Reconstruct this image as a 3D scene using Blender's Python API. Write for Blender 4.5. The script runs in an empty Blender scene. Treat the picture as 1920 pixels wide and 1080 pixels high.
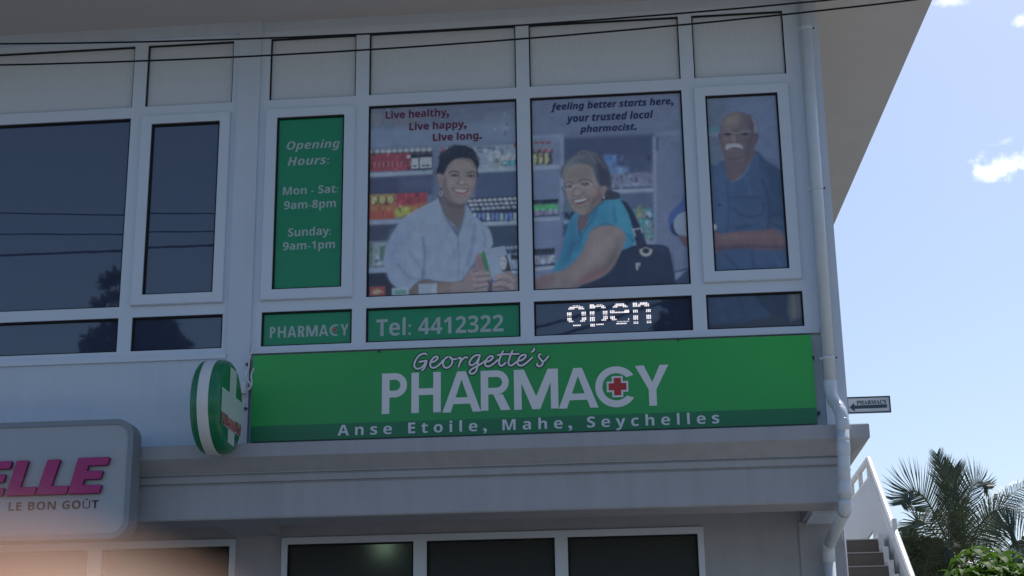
import bpy, bmesh, math, random
import numpy as np
from mathutils import Vector, Matrix
from mathutils.geometry import tessellate_polygon

S = bpy.context.scene
COL = S.collection
RAD = math.radians

# ------------------------------------------------------------------ camera
CAM = np.array([0.0, -10.0, 1.6])
YAW, PITCH, ROLL, FPX = -0.0898346334, 0.292257069, -0.014707577, 2863.0


def _basis():
    cy, sy = math.cos(YAW), math.sin(YAW)
    fwd = np.array([sy * math.cos(PITCH), cy * math.cos(PITCH), math.sin(PITCH)])
    r = np.array([cy, -sy, 0.0])
    u = np.cross(r, fwd)
    return (r * math.cos(ROLL) + u * math.sin(ROLL), -r * math.sin(ROLL) + u * math.cos(ROLL), fwd)


CR, CU, CF = _basis()
cam_data = bpy.data.cameras.new('camera')
cam = bpy.data.objects.new('camera', cam_data)
COL.objects.link(cam)
cam.matrix_world = Matrix(((CR[0], CU[0], -CF[0], CAM[0]), (CR[1], CU[1], -CF[1], CAM[1]),
                           (CR[2], CU[2], -CF[2], CAM[2]), (0, 0, 0, 1)))
cam_data.sensor_width = 36.0
cam_data.lens = FPX / 1920 * 36.0
cam_data.clip_start = 0.002
cam_data.clip_end = 3000
cam_data.dof.use_dof = True
cam_data.dof.focus_distance = 11.0
cam_data.dof.aperture_fstop = cam_data.lens / 2.4     # a 2.4 mm pupil, as a phone has
S.camera = cam

# ------------------------------------------------------------------ sky and sun
SUN_EL, SUN_AZ = RAD(58), RAD(28)       # azimuth from +Y (behind the building) towards +X
SUN_DIR = Vector((math.sin(SUN_AZ) * math.cos(SUN_EL), math.cos(SUN_AZ) * math.cos(SUN_EL), math.sin(SUN_EL)))
world = bpy.data.worlds.new("World")
S.world = world
world.use_nodes = True
W = world.node_tree
W.nodes.clear()


def wn(t, **k):
    n = W.nodes.new(t)
    for a, b in k.items():
        setattr(n, a, b)
    return n


def wl(a, b):
    W.links.new(a, b)


sky = wn('ShaderNodeTexSky', sky_type='NISHITA')
sky.sun_disc = False
sky.sun_elevation = SUN_EL
sky.sun_rotation = SUN_AZ
sky.air_density = 1.0
sky.dust_density = 1.7
sky.ozone_density = 2.6
bg = wn('ShaderNodeBackground')
bg.inputs['Strength'].default_value = 0.125
wout = wn('ShaderNodeOutputWorld')
geo_n = wn('ShaderNodeNewGeometry')
tc = wn('ShaderNodeTexCoord')
nz = wn('ShaderNodeTexNoise')
nz.inputs['Scale'].default_value = 26.0
nz.inputs['Detail'].default_value = 9.0
nz.inputs['Roughness'].default_value = 0.62
wl(tc.outputs['Generated'], nz.inputs['Vector'])


def sky_dir(px, py):
    d = CF + CR * (px - 960) / FPX - CU * (py - 540) / FPX
    return d / np.linalg.norm(d)


# small fair-weather clouds: each a soft noisy puff round a fixed compass direction
cloud_sum = None
for (px, py, rad, stretch, amt) in ((1896, 306, 0.0165, 1.4, 1.0), (1870, 322, 0.010, 1.6, .8), (1930, 302, 0.019, 1.3, 1.0),
                                    (1914, 40, 0.008, 1.2, .5), (1775, 2, 0.005, 3.2, .35), (1890, 264, 0.008, 2.2, .4)):
    d = sky_dir(px, py)
    sub = wn('ShaderNodeVectorMath', operation='SUBTRACT')
    wl(tc.outputs['Generated'], sub.inputs[0])
    sub.inputs[1].default_value = d
    mul = wn('ShaderNodeVectorMath', operation='MULTIPLY')
    wl(sub.outputs[0], mul.inputs[0])
    mul.inputs[1].default_value = (1 / stretch, 1 / stretch, 1.0)
    ln = wn('ShaderNodeVectorMath', operation='LENGTH')
    wl(mul.outputs[0], ln.inputs[0])
    dv = wn('ShaderNodeMath', operation='DIVIDE')
    wl(ln.outputs['Value'], dv.inputs[0])
    dv.inputs[1].default_value = rad
    one = wn('ShaderNodeMath', operation='SUBTRACT')
    one.inputs[0].default_value = 1.0
    wl(dv.outputs[0], one.inputs[1])
    n2 = wn('ShaderNodeMath', operation='MULTIPLY_ADD')
    wl(nz.outputs['Fac'], n2.inputs[0])
    n2.inputs[1].default_value = 4.2
    n2.inputs[2].default_value = -2.25
    ad = wn('ShaderNodeMath', operation='ADD')
    wl(one.outputs[0], ad.inputs[0])
    wl(n2.outputs[0], ad.inputs[1])
    mr = wn('ShaderNodeMapRange', interpolation_type='SMOOTHSTEP')
    wl(ad.outputs[0], mr.inputs[0])
    mr.inputs[1].default_value = 0.05
    mr.inputs[2].default_value = 1.25
    mr.inputs[4].default_value = amt
    if cloud_sum is None:
        cloud_sum = mr.outputs[0]
    else:
        mx = wn('ShaderNodeMath', operation='MAXIMUM')
        wl(cloud_sum, mx.inputs[0])
        wl(mr.outputs[0], mx.inputs[1])
        cloud_sum = mx.outputs[0]
cm = wn('ShaderNodeMix', data_type='RGBA')
wl(cloud_sum, cm.inputs[0])
wl(sky.outputs[0], cm.inputs[6])
cm.inputs[7].default_value = (17, 17.3, 18, 1)
wl(cm.outputs[2], bg.inputs['Color'])
wl(bg.outputs[0], wout.inputs[0])

sd = bpy.data.lights.new('sun', 'SUN')
sd.energy = 4.0
sd.angle = RAD(0.5)
sd.color = (1.0, 0.95, 0.88)
sun = bpy.data.objects.new('sun', sd)
COL.objects.link(sun)
sun.rotation_euler = SUN_DIR.to_track_quat('Z', 'Y').to_euler()
sun.location = (5, 20, 30)

S.view_settings.view_transform = 'Standard'
S.view_settings.look = 'None'
S.view_settings.exposure = 0.2
S.view_settings.gamma = 1.0

# ------------------------------------------------------------------ measuring helpers


def ray(px, py):
    return CF + CR * (px - 960) / FPX - CU * (py - 540) / FPX


def at(px, py, Y):
    d = ray(px, py)
    return CAM + d * (Y - CAM[1]) / d[1]


def atx(px, py, X):
    d = ray(px, py)
    return CAM + d * (X - CAM[0]) / d[0]


def project(P):
    d = np.asarray(P) - CAM
    w = d @ CF
    return 960 + FPX * (d @ CR) / w, 540 - FPX * (d @ CU) / w


# ------------------------------------------------------------------ materials
def srgb(r, g, b):
    o = []
    for c in (r, g, b):
        c /= 255.0
        o.append(c / 12.92 if c <= .04045 else ((c + .055) / 1.055) ** 2.4)
    return tuple(o)


def material(name, color, rough=.6, spec=.5, metal=0.0, var=0.0, vscale=6.0, bump=0.0, bscale=60.0, vcol=False,
             wave=None, coat=0.0, stain=0.0):
    m = bpy.data.materials.new(name)
    m.use_nodes = True
    nt = m.node_tree
    b = nt.nodes['Principled BSDF']
    b.inputs['Roughness'].default_value = rough
    b.inputs['Specular IOR Level'].default_value = spec
    b.inputs['Metallic'].default_value = metal
    b.inputs['Base Color'].default_value = (*color, 1)
    if coat:
        b.inputs['Coat Weight'].default_value = coat
        b.inputs['Coat Roughness'].default_value = .03
    src = None
    co = nt.nodes.new('ShaderNodeTexCoord')
    if vcol:
        a = nt.nodes.new('ShaderNodeAttribute')
        a.attribute_name = 'Col'
        src = a.outputs['Color']
        nt.links.new(src, b.inputs['Base Color'])
    if var or stain:
        n = nt.nodes.new('ShaderNodeTexNoise')
        n.inputs['Scale'].default_value = vscale
        n.inputs['Detail'].default_value = 8
        n.inputs['Roughness'].default_value = .65
        nt.links.new(co.outputs['Object'], n.inputs['Vector'])
        mr = nt.nodes.new('ShaderNodeMapRange')
        mr.inputs[1].default_value = .25
        mr.inputs[2].default_value = .75
        mr.inputs[3].default_value = 1 - var
        mr.inputs[4].default_value = 1 + var * .6
        nt.links.new(n.outputs['Fac'], mr.inputs[0])
        fac = mr.outputs[0]
        if stain:
            mp = nt.nodes.new('ShaderNodeMapping')
            mp.inputs['Scale'].default_value = (5.0, 5.0, .55)
            nt.links.new(co.outputs['Object'], mp.inputs[0])
            n2 = nt.nodes.new('ShaderNodeTexNoise')
            n2.inputs['Scale'].default_value = 2.2
            n2.inputs['Detail'].default_value = 7
            nt.links.new(mp.outputs[0], n2.inputs['Vector'])
            m2 = nt.nodes.new('ShaderNodeMapRange')
            m2.inputs[1].default_value = .42
            m2.inputs[2].default_value = .74
            m2.inputs[3].default_value = 1
            m2.inputs[4].default_value = 1 - stain
            nt.links.new(n2.outputs['Fac'], m2.inputs[0])
            mm = nt.nodes.new('ShaderNodeMath')
            mm.operation = 'MULTIPLY'
            nt.links.new(fac, mm.inputs[0])
            nt.links.new(m2.outputs[0], mm.inputs[1])
            fac = mm.outputs[0]
        vm = nt.nodes.new('ShaderNodeVectorMath')
        vm.operation = 'SCALE'
        if src:
            nt.links.new(src, vm.inputs[0])
        else:
            vm.inputs[0].default_value = color
        nt.links.new(fac, vm.inputs['Scale'])
        nt.links.new(vm.outputs[0], b.inputs['Base Color'])
    if bump:
        n = nt.nodes.new('ShaderNodeTexNoise')
        n.inputs['Scale'].default_value = bscale
        n.inputs['Detail'].default_value = 6
        nt.links.new(co.outputs['Object'], n.inputs['Vector'])
        bp = nt.nodes.new('ShaderNodeBump')
        bp.inputs['Strength'].default_value = bump
        bp.inputs['Distance'].default_value = .01
        nt.links.new(n.outputs['Fac'], bp.inputs['Height'])
        nt.links.new(bp.outputs[0], b.inputs['Normal'])
    if wave:
        scale, strength, axis = wave
        w = nt.nodes.new('ShaderNodeTexWave')
        w.bands_direction = axis
        w.inputs['Scale'].default_value = scale
        w.inputs['Distortion'].default_value = 0.4
        nt.links.new(co.outputs['Object'], w.inputs['Vector'])
        bp = nt.nodes.new('ShaderNodeBump')
        bp.inputs['Strength'].default_value = strength
        bp.inputs['Distance'].default_value = .01
        nt.links.new(w.outputs['Fac'], bp.inputs['Height'])
        nt.links.new(bp.outputs[0], b.inputs['Normal'])
    return m


def glow(name, color, strength):
    m = bpy.data.materials.new(name)
    m.use_nodes = True
    b = m.node_tree.nodes['Principled BSDF']
    b.inputs['Base Color'].default_value = (*color, 1)
    b.inputs['Emission Color'].default_value = (*color, 1)
    b.inputs['Emission Strength'].default_value = strength
    return m


M = {
    'wall': material('painted render', (.64, .71, .82), .75, .3, var=.05, vscale=2.5, bump=.16, bscale=90, stain=.05),
    'ledge': material('grey painted concrete', (.42, .43, .47), .8, .3, var=.06, vscale=3, bump=.2, bscale=70, stain=.09),
    'soffit': material('painted soffit board', (.60, .57, .57), .85, .2, var=.05, vscale=2, bump=.05, bscale=40),
    'upvc': material('white window profile', (.68, .75, .86), .38, .45, var=.03, vscale=5),
    'panel': material('white twin wall panel', (.68, .72, .78), .4, .4, var=.03, vscale=3, wave=(14, .14, 'X')),
    'black': material('black rubber seal', (.012, .012, .014), .6, .3),
    'glass': material('dark tinted glass', (.045, .060, .112), .02, 1.0, coat=.4, bump=.05, bscale=1.6),
    'greenfilm': material('green vinyl film', (.007, .285, .118), .12, .5, var=.06, vscale=5),
    'filmtext': material('pale vinyl letters', (.44, .52, .52), .3, .5),
    'photo': material('printed picture film', (.5, .5, .5), .16, .5, vcol=True),
    'signprint': material('printed sign face', (.1, .5, .1), .33, .5, vcol=True, var=.07, vscale=1.4, bump=.06, bscale=2.5),
    'signwhite': material('white sign print', (.78, .78, .82), .4, .4),
    'signdark': material('dark blue outline print', (.015, .02, .05), .4, .4),
    'red': material('red print', (.50, .035, .04), .4, .4),
    'purpletext': material('plum print', (.15, .022, .085), .3, .5),
    'navytext': material('navy print', (.030, .036, .130), .3, .5),
    'halo': material('pale print halo', (.50, .50, .55), .3, .5),
    'lightgreen': material('bright green plastic', (.012, .20, .085), .25, .5, var=.04),
    'plastic': material('white plastic', (.74, .74, .76), .3, .5, var=.04, vscale=9),
    'crossface': material('opal acrylic', (.60, .68, .70), .25, .5),
    'pipe': material('white drain pipe plastic', (.68, .74, .81), .32, .5, var=.06, vscale=7, stain=.12),
    'greyface': material('silver acrylic', (.40, .43, .48), .35, .5, var=.04, vscale=3),
    'greyrim': material('grey metal rim', (.24, .27, .32), .45, .5),
    'magenta': material('magenta acrylic', (.42, .008, .17), .25, .5, var=.05),
    'magentaside': material('dark magenta edge', (.14, .004, .085), .4, .4),
    'greytext': material('dark grey letters', (.045, .05, .065), .4, .4),
    'metal': material('galvanised metal', (.42, .43, .46), .4, .5, metal=.6, var=.1),
    'wire': material('black cable', (.006, .006, .008), .5, .3),
    'signgrey': material('grey sign paint', (.62, .65, .70), .5, .4, var=.05),
    'signpaint': material('dark slate sign paint', (.05, .075, .10), .5, .4),
    'stairwhite': material('white sheet cladding', (.72, .73, .74), .5, .4, var=.04, vscale=3, wave=(9, .25, 'Y')),
    'railwhite': material('white rail paint', (.78, .78, .78), .35, .5),
    'step': material('brown grey concrete step', (.17, .145, .125), .85, .2, var=.12, vscale=5, bump=.2),
    'stepedge': material('worn pale step edge', (.42, .40, .38), .8, .2, var=.1),  # nosings paler than the rest of the step
    'darkroom': material('dim shop interior', (.05, .055, .055), .9, .1),
    'asphalt': material('asphalt', (.055, .055, .058), .9, .2, var=.2, vscale=3, bump=.4, bscale=120),
    'pave': material('pale pavement', (.25, .24, .22), .9, .2, var=.15, vscale=3, bump=.2),
    'earth': material('dry ground', (.125, .125, .09), .95, .1, var=.3, vscale=.3),
    'bark': material('palm bark', (.16, .13, .10), .9, .2, var=.3, vscale=12, bump=.5, bscale=20),
    'led': glow('lit led', (1.0, .93, .93), .85),
    'lampglow': glow('lit lamp', (.75, 1.0, .70), 2.2),
}


def leaf_mat(name, col, col2, trans=.35, rough=.4, spec=.5):
    m = bpy.data.materials.new(name)
    m.use_nodes = True
    nt = m.node_tree
    b = nt.nodes['Principled BSDF']
    out = nt.nodes['Material Output']
    oi = nt.nodes.new('ShaderNodeNewGeometry')
    mx = nt.nodes.new('ShaderNodeMix')
    mx.data_type = 'RGBA'
    nt.links.new(oi.outputs['Random Per Island'], mx.inputs[0])
    mx.inputs[6].default_value = (*col, 1)
    mx.inputs[7].default_value = (*col2, 1)
    nt.links.new(mx.outputs[2], b.inputs['Base Color'])
    b.inputs['Roughness'].default_value = rough
    b.inputs['Specular IOR Level'].default_value = spec
    t = nt.nodes.new('ShaderNodeBsdfTranslucent')
    nt.links.new(mx.outputs[2], t.inputs['Color'])
    ms = nt.nodes.new('ShaderNodeMixShader')
    ms.inputs[0].default_value = trans
    nt.links.new(b.outputs[0], ms.inputs[1])
    nt.links.new(t.outputs[0], ms.inputs[2])
    nt.links.new(ms.outputs[0], out.inputs['Surface'])
    return m


M['palmleaf'] = leaf_mat('palm leaflet', (.045, .065, .050), (.095, .115, .070), .16, .42)
M['palmrib'] = material('palm rib', (.10, .13, .06), .5, .5)
M['bushleaf'] = leaf_mat('broad leaf', (.035, .10, .012), (.085, .17, .015), .42, .6, .2)
M['treeleaf'] = leaf_mat('tree leaf', (.020, .035, .014), (.045, .065, .025), .25, .5)

shopglass = bpy.data.materials.new('frosted dark shop glass')
shopglass.use_nodes = True
_b = shopglass.node_tree.nodes['Principled BSDF']
_b.inputs['Base Color'].default_value = (.22, .25, .25, 1)
_b.inputs['Transmission Weight'].default_value = .85
_b.inputs['Roughness'].default_value = .50
_b.inputs['IOR'].default_value = 1.33
M['shopglass'] = shopglass

skin = material('skin', (.47, .27, .165), .5, .4, var=.08, vscale=60)
_b = skin.node_tree.nodes['Principled BSDF']
_b.inputs['Subsurface Weight'].default_value = .6
_b.inputs['Subsurface Radius'].default_value = (.012, .005, .003)
_b.inputs['Subsurface Scale'].default_value = 1.0
M['skin'] = skin
M['nail'] = material('fingernail', (.62, .40, .33), .3, .5)


# ------------------------------------------------------------------ object helpers
def tag(o, label=None, cat=None, group=None, kind=None):
    if label:
        o['label'] = label
    if cat:
        o['category'] = cat
    if group:
        o['group'] = group
    if kind:
        o['kind'] = kind
    return o


def empty(name, loc, label, cat, group=None):
    o = bpy.data.objects.new(name, None)
    o.empty_display_size = .2
    o.location = loc
    COL.objects.link(o)
    return tag(o, label, cat, group)


def link(name, me, m, parent=None, smooth=False):
    """mesh is in world coordinates; parent empties carry only a translation"""
    o = bpy.data.objects.new(name, me)
    COL.objects.link(o)
    for mm in (m if isinstance(m, (list, tuple)) else [m]):
        me.materials.append(M[mm] if isinstance(mm, str) else mm)
    if smooth:
        for p in me.polygons:
            p.use_smooth = True
    if parent is not None:
        o.parent = parent
        t = Vector((0, 0, 0))
        q = parent
        while q is not None:
            t += q.location
            q = q.parent
        me.transform(Matrix.Translation(-t))
    return o


class MB:
    def __init__(s):
        s.v, s.f, s.mi = [], [], []

    def face(s, pts, mi=0):
        i = len(s.v)
        s.v += [tuple(map(float, p)) for p in pts]
        s.f.append(tuple(range(i, i + len(pts))))
        s.mi.append(mi)

    def box(s, x0, x1, y0, y1, z0, z1, mi=0):
        i = len(s.v)
        for z in (z0, z1):
            for (x, y) in ((x0, y0), (x1, y0), (x1, y1), (x0, y1)):
                s.v.append((x, y, z))
        for q in ((0, 3, 2, 1), (4, 5, 6, 7), (0, 1, 5, 4), (1, 2, 6, 5), (2, 3, 7, 6), (3, 0, 4, 7)):
            s.f.append(tuple(i + k for k in q))
            s.mi.append(mi)
        return s

    def poly(s, pts, y0, y1, mi=0, side=None):
        """prism of an outline in (x, z) between depths y0 (front) and y1"""
        n = len(pts)
        tri = tessellate_polygon([[Vector((p[0], p[1], 0)) for p in pts]])
        i = len(s.v)
        s.v += [(p[0], y0, p[1]) for p in pts] + [(p[0], y1, p[1]) for p in pts]
        for t in tri:
            a, b, c = [Vector(pts[k]) for k in t]
            cr = (b - a).x * (c - a).y - (b - a).y * (c - a).x
            t = t if cr > 0 else (t[0], t[2], t[1])
            s.f.append(tuple(i + k for k in t))
            s.mi.append(mi)
            s.f.append(tuple(i + n + k for k in reversed(t)))
            s.mi.append(mi)
        ar = sum(pts[k][0] * pts[(k + 1) % n][1] - pts[(k + 1) % n][0] * pts[k][1] for k in range(n))
        for k in range(n):
            q = (k, k + n, (k + 1) % n + n, (k + 1) % n)
            if ar < 0:
                q = q[::-1]
            s.f.append(tuple(i + j for j in q))
            s.mi.append(mi if side is None else side)
        return s

    def tube(s, pts, r, n=10, mi=0, cap=True):
        pts = [Vector(p) for p in pts]
        rs = r if isinstance(r, (list, tuple)) else [r] * len(pts)
        i = len(s.v)
        up = None
        for k, p in enumerate(pts):
            a = pts[max(k - 1, 0)]
            b = pts[min(k + 1, len(pts) - 1)]
            t = (b - a).normalized()
            if up is None:
                up = Vector((0, 0, 1)) if abs(t.z) < .9 else Vector((0, 1, 0))
            x = t.cross(up).normalized()
            up = x.cross(t).normalized()
            for j in range(n):
                an = 2 * math.pi * j / n
                s.v.append(tuple(p + x * math.cos(an) * rs[k] + up * math.sin(an) * rs[k]))
        for k in range(len(pts) - 1):
            for j in range(n):
                s.f.append((i + k * n + j, i + k * n + (j + 1) % n, i + (k + 1) * n + (j + 1) % n, i + (k + 1) * n + j))
                s.mi.append(mi)
        if cap:
            s.f.append(tuple(i + j for j in reversed(range(n))))
            s.mi.append(mi)
            e = i + (len(pts) - 1) * n
            s.f.append(tuple(e + j for j in range(n)))
            s.mi.append(mi)
        return s

    def build(s, name, m, parent=None, smooth=False, merge=False):
        me = bpy.data.meshes.new(name)
        me.from_pydata(s.v, [], s.f)
        me.polygons.foreach_set('material_index', s.mi)
        if merge:
            bm = bmesh.new()
            bm.from_mesh(me)
            bmesh.ops.remove_doubles(bm, verts=bm.verts, dist=1e-5)
            bmesh.ops.recalc_face_normals(bm, faces=bm.faces)
            bm.to_mesh(me)
            bm.free()
        me.update()
        return link(name, me, m, parent, smooth)


def holed(mb, x0, x1, z0, z1, holes, y, depth, fn=None, mi=0):
    """flat face at depth y with rectangular holes whose reveals run back by depth"""
    fn = fn or (lambda x, z, d: (x, y + d, z))
    xs = sorted({x0, x1} | {h[0] for h in holes} | {h[1] for h in holes})
    zs = sorted({z0, z1} | {h[2] for h in holes} | {h[3] for h in holes})
    xs = [v for v in xs if x0 - 1e-9 <= v <= x1 + 1e-9]
    zs = [v for v in zs if z0 - 1e-9 <= v <= z1 + 1e-9]
    for a, b in zip(xs, xs[1:]):
        for c, d in zip(zs, zs[1:]):
            mx, mz = (a + b) / 2, (c + d) / 2
            if any(h[0] < mx < h[1] and h[2] < mz < h[3] for h in holes):
                continue
            mb.face([fn(a, c, 0), fn(b, c, 0), fn(b, d, 0), fn(a, d, 0)], mi)
    for h in holes:
        a, b, c, d = h[:4]
        mb.face([fn(a, c, 0), fn(a, c, depth), fn(b, c, depth), fn(b, c, 0)], mi)
        mb.face([fn(a, d, 0), fn(b, d, 0), fn(b, d, depth), fn(a, d, depth)], mi)
        mb.face([fn(a, c, 0), fn(a, d, 0), fn(a, d, depth), fn(a, c, depth)], mi)
        mb.face([fn(b, c, 0), fn(b, c, depth), fn(b, d, depth), fn(b, d, 0)], mi)
    return mb


def ring(mb, o, i, y0, y1, cham=0.0):
    """rectangular frame: outer rect o, inner rect i, front y0, back y1"""
    def c(r, y):
        return [(r[0], y, r[2]), (r[1], y, r[2]), (r[1], y, r[3]), (r[0], y, r[3])]
    oc = (o[0] + cham, o[1] - cham, o[2] + cham, o[3] - cham)
    loops = [c(o, y1), c(o, y0 + cham), c(oc, y0), c(i, y0), c(i, y1)] if cham else [c(o, y1), c(o, y0), c(i, y0), c(i, y1)]
    for A, B in zip(loops, loops[1:]):
        for k in range(4):
            mb.face([A[k], A[(k + 1) % 4], B[(k + 1) % 4], B[k]])
    return mb


# ------------------------------------------------------------------ lettering
BOLD_UP, BOLD_LO, BOLD_DG = 0x1D5D4, 0x1D5EE, 0x1D7EC
BI_UP, BI_LO = 0x1D63C, 0x1D656
SERIF_UP = 0x1D400


def style(t, kind):
    o = ''
    for ch in t:
        if kind == 'serif' and ch.isupper() and ch.isascii():
            o += chr(SERIF_UP + ord(ch) - 65)
        elif kind in ('bold', 'italic') and ch.isascii() and ch.isdigit():
            o += chr(BOLD_DG + ord(ch) - 48)
        elif kind == 'bold' and ch.isascii() and ch.isalpha():
            o += chr((BOLD_UP + ord(ch) - 65) if ch.isupper() else (BOLD_LO + ord(ch) - 97))
        elif kind == 'italic' and ch.isascii() and ch.isalpha():
            o += chr((BI_UP + ord(ch) - 65) if ch.isupper() else (BI_LO + ord(ch) - 97))
        else:
            o += ch
    return o


def text_mesh(body, kind='bold', offset=0.0, spacing=1.0, extrude=0.0, bevel=0.0, shear=0.0):
    cu = bpy.data.curves.new('lettering', 'FONT')
    cu.body = style(body, kind)
    cu.offset = offset
    cu.space_character = spacing
    cu.extrude = extrude
    cu.bevel_depth = bevel
    cu.shear = shear
    cu.resolution_u = 5
    ob = bpy.data.objects.new('lettering', cu)
    COL.objects.link(ob)
    bpy.context.view_layer.update()
    me = bpy.data.meshes.new_from_object(ob.evaluated_get(bpy.context.evaluated_depsgraph_get()))
    bpy.data.objects.remove(ob)
    bpy.data.curves.remove(cu)
    return me


CAPH = .714


def fit_text(me, x0, x1, z0, z1, y, ref=None, mapf=None):
    """baseline at z0, cap height reaching z1, left edge x0, right edge x1"""
    co = np.empty(len(me.vertices) * 3)
    me.vertices.foreach_get('co', co)
    co = co.reshape(-1, 3)
    r = co if ref is None else ref
    a, b = r[:, 0].min(), r[:, 0].max()
    X = x0 + (co[:, 0] - a) / (b - a) * (x1 - x0)
    Z = z0 + co[:, 1] / CAPH * (z1 - z0)
    Y = y - co[:, 2] * .04
    P = np.stack([X, Y, Z], 1) if mapf is None else mapf(X, Y, Z)
    me.vertices.foreach_set('co', P.ravel())
    me.update()
    return me, co


def heavy_stops(me, body, kind, offset, spacing):
    """commas and full stops as heavy as the letters they follow"""
    n = len(me.vertices)
    co = np.empty(n * 3)
    me.vertices.foreach_get('co', co)
    co = co.reshape(-1, 3)
    for i, ch in enumerate(body):
        if ch not in ',.':
            continue
        pre = text_mesh(body[:i], kind, offset, spacing)
        xa = max(v.co.x for v in pre.vertices)
        bpy.data.meshes.remove(pre)
        k = (co[:, 0] > xa + .001) & (co[:, 0] < xa + .40 + .3 * (spacing - 1)) & (co[:, 1] < .2)
        if not k.any():
            continue
        c = np.array((co[k, 0].mean(), co[k, 1].max(), 0))
        co[k] = c + (co[k] - c) * np.array((1.75, 1.55, 1))
        co[k, 1] += .06
    me.vertices.foreach_set('co', co.ravel())


def put_text(body, bl, tr, y, m, parent, kind='bold', spacing=1.0, name='lettering', halo=None, halo_off=.04, offset=0.0, weight=0.0):
    p, q = at(*bl, y), at(*tr, y)
    me = text_mesh(body, kind, offset, spacing, bevel=weight)
    heavy_stops(me, body, kind, offset, spacing)
    me, ref = fit_text(me, p[0], q[0], p[2], q[2], y)
    o = link(name, me, m, parent)
    if halo:
        h = text_mesh(body, kind, halo_off, spacing)
        h, _ = fit_text(h, p[0], q[0], p[2], q[2], y + .0012, ref=ref)
        link('lettering_outline', h, halo, o)
    return o


# ------------------------------------------------------------------ picture printing (colour per vertex on a fine grid)
def dist_segments(U, V, P, closed):
    P = np.asarray(P, float)
    Q = np.roll(P, -1, 0) if closed else P[1:]
    A = P if closed else P[:-1]
    d2 = np.full(U.shape, 1e12)
    for (a, b) in zip(A, Q):
        e = b - a
        L = e @ e + 1e-12
        t = np.clip(((U - a[0]) * e[0] + (V - a[1]) * e[1]) / L, 0, 1)
        d2 = np.minimum(d2, (U - a[0] - t * e[0]) ** 2 + (V - a[1] - t * e[1]) ** 2)
    return np.sqrt(d2)


def inside(U, V, P):
    P = np.asarray(P, float)
    r = np.zeros(U.shape, bool)
    Q = np.roll(P, -1, 0)
    for (x0, y0), (x1, y1) in zip(P, Q):
        if y0 == y1:
            continue
        c = ((y0 > V) != (y1 > V)) & (U < (x1 - x0) * (V - y0) / (y1 - y0) + x0)
        r ^= c
    return r


def catmull(P, closed=True, n=5):
    P = [np.asarray(p, float) for p in P]
    m = len(P)
    out = []
    for i in range(m if closed else m - 1):
        p0 = P[(i - 1) % m] if closed or i > 0 else P[0]
        p1, p2 = P[i], P[(i + 1) % m]
        p3 = P[(i + 2) % m] if closed or i + 2 < m else P[-1]
        for k in range(n):
            t = k / n
            out.append(.5 * (2 * p1 + (p2 - p0) * t + (2 * p0 - 5 * p1 + 4 * p2 - p3) * t * t + (3 * p1 - p0 - 3 * p2 + p3) * t ** 3))
    if not closed:
        out.append(P[-1])
    return np.array(out)


REFW = np.array(srgb(100, 117, 147)) / np.array((.68, .75, .86))      # how a white print looks in this shade
VEIL = np.array(srgb(101, 117, 139)) * .05      # what the film's shine adds


def ink(c):
    return np.clip((np.array(srgb(*c)) * 1.04 - VEIL * .4) / REFW, .004, .9)


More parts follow.
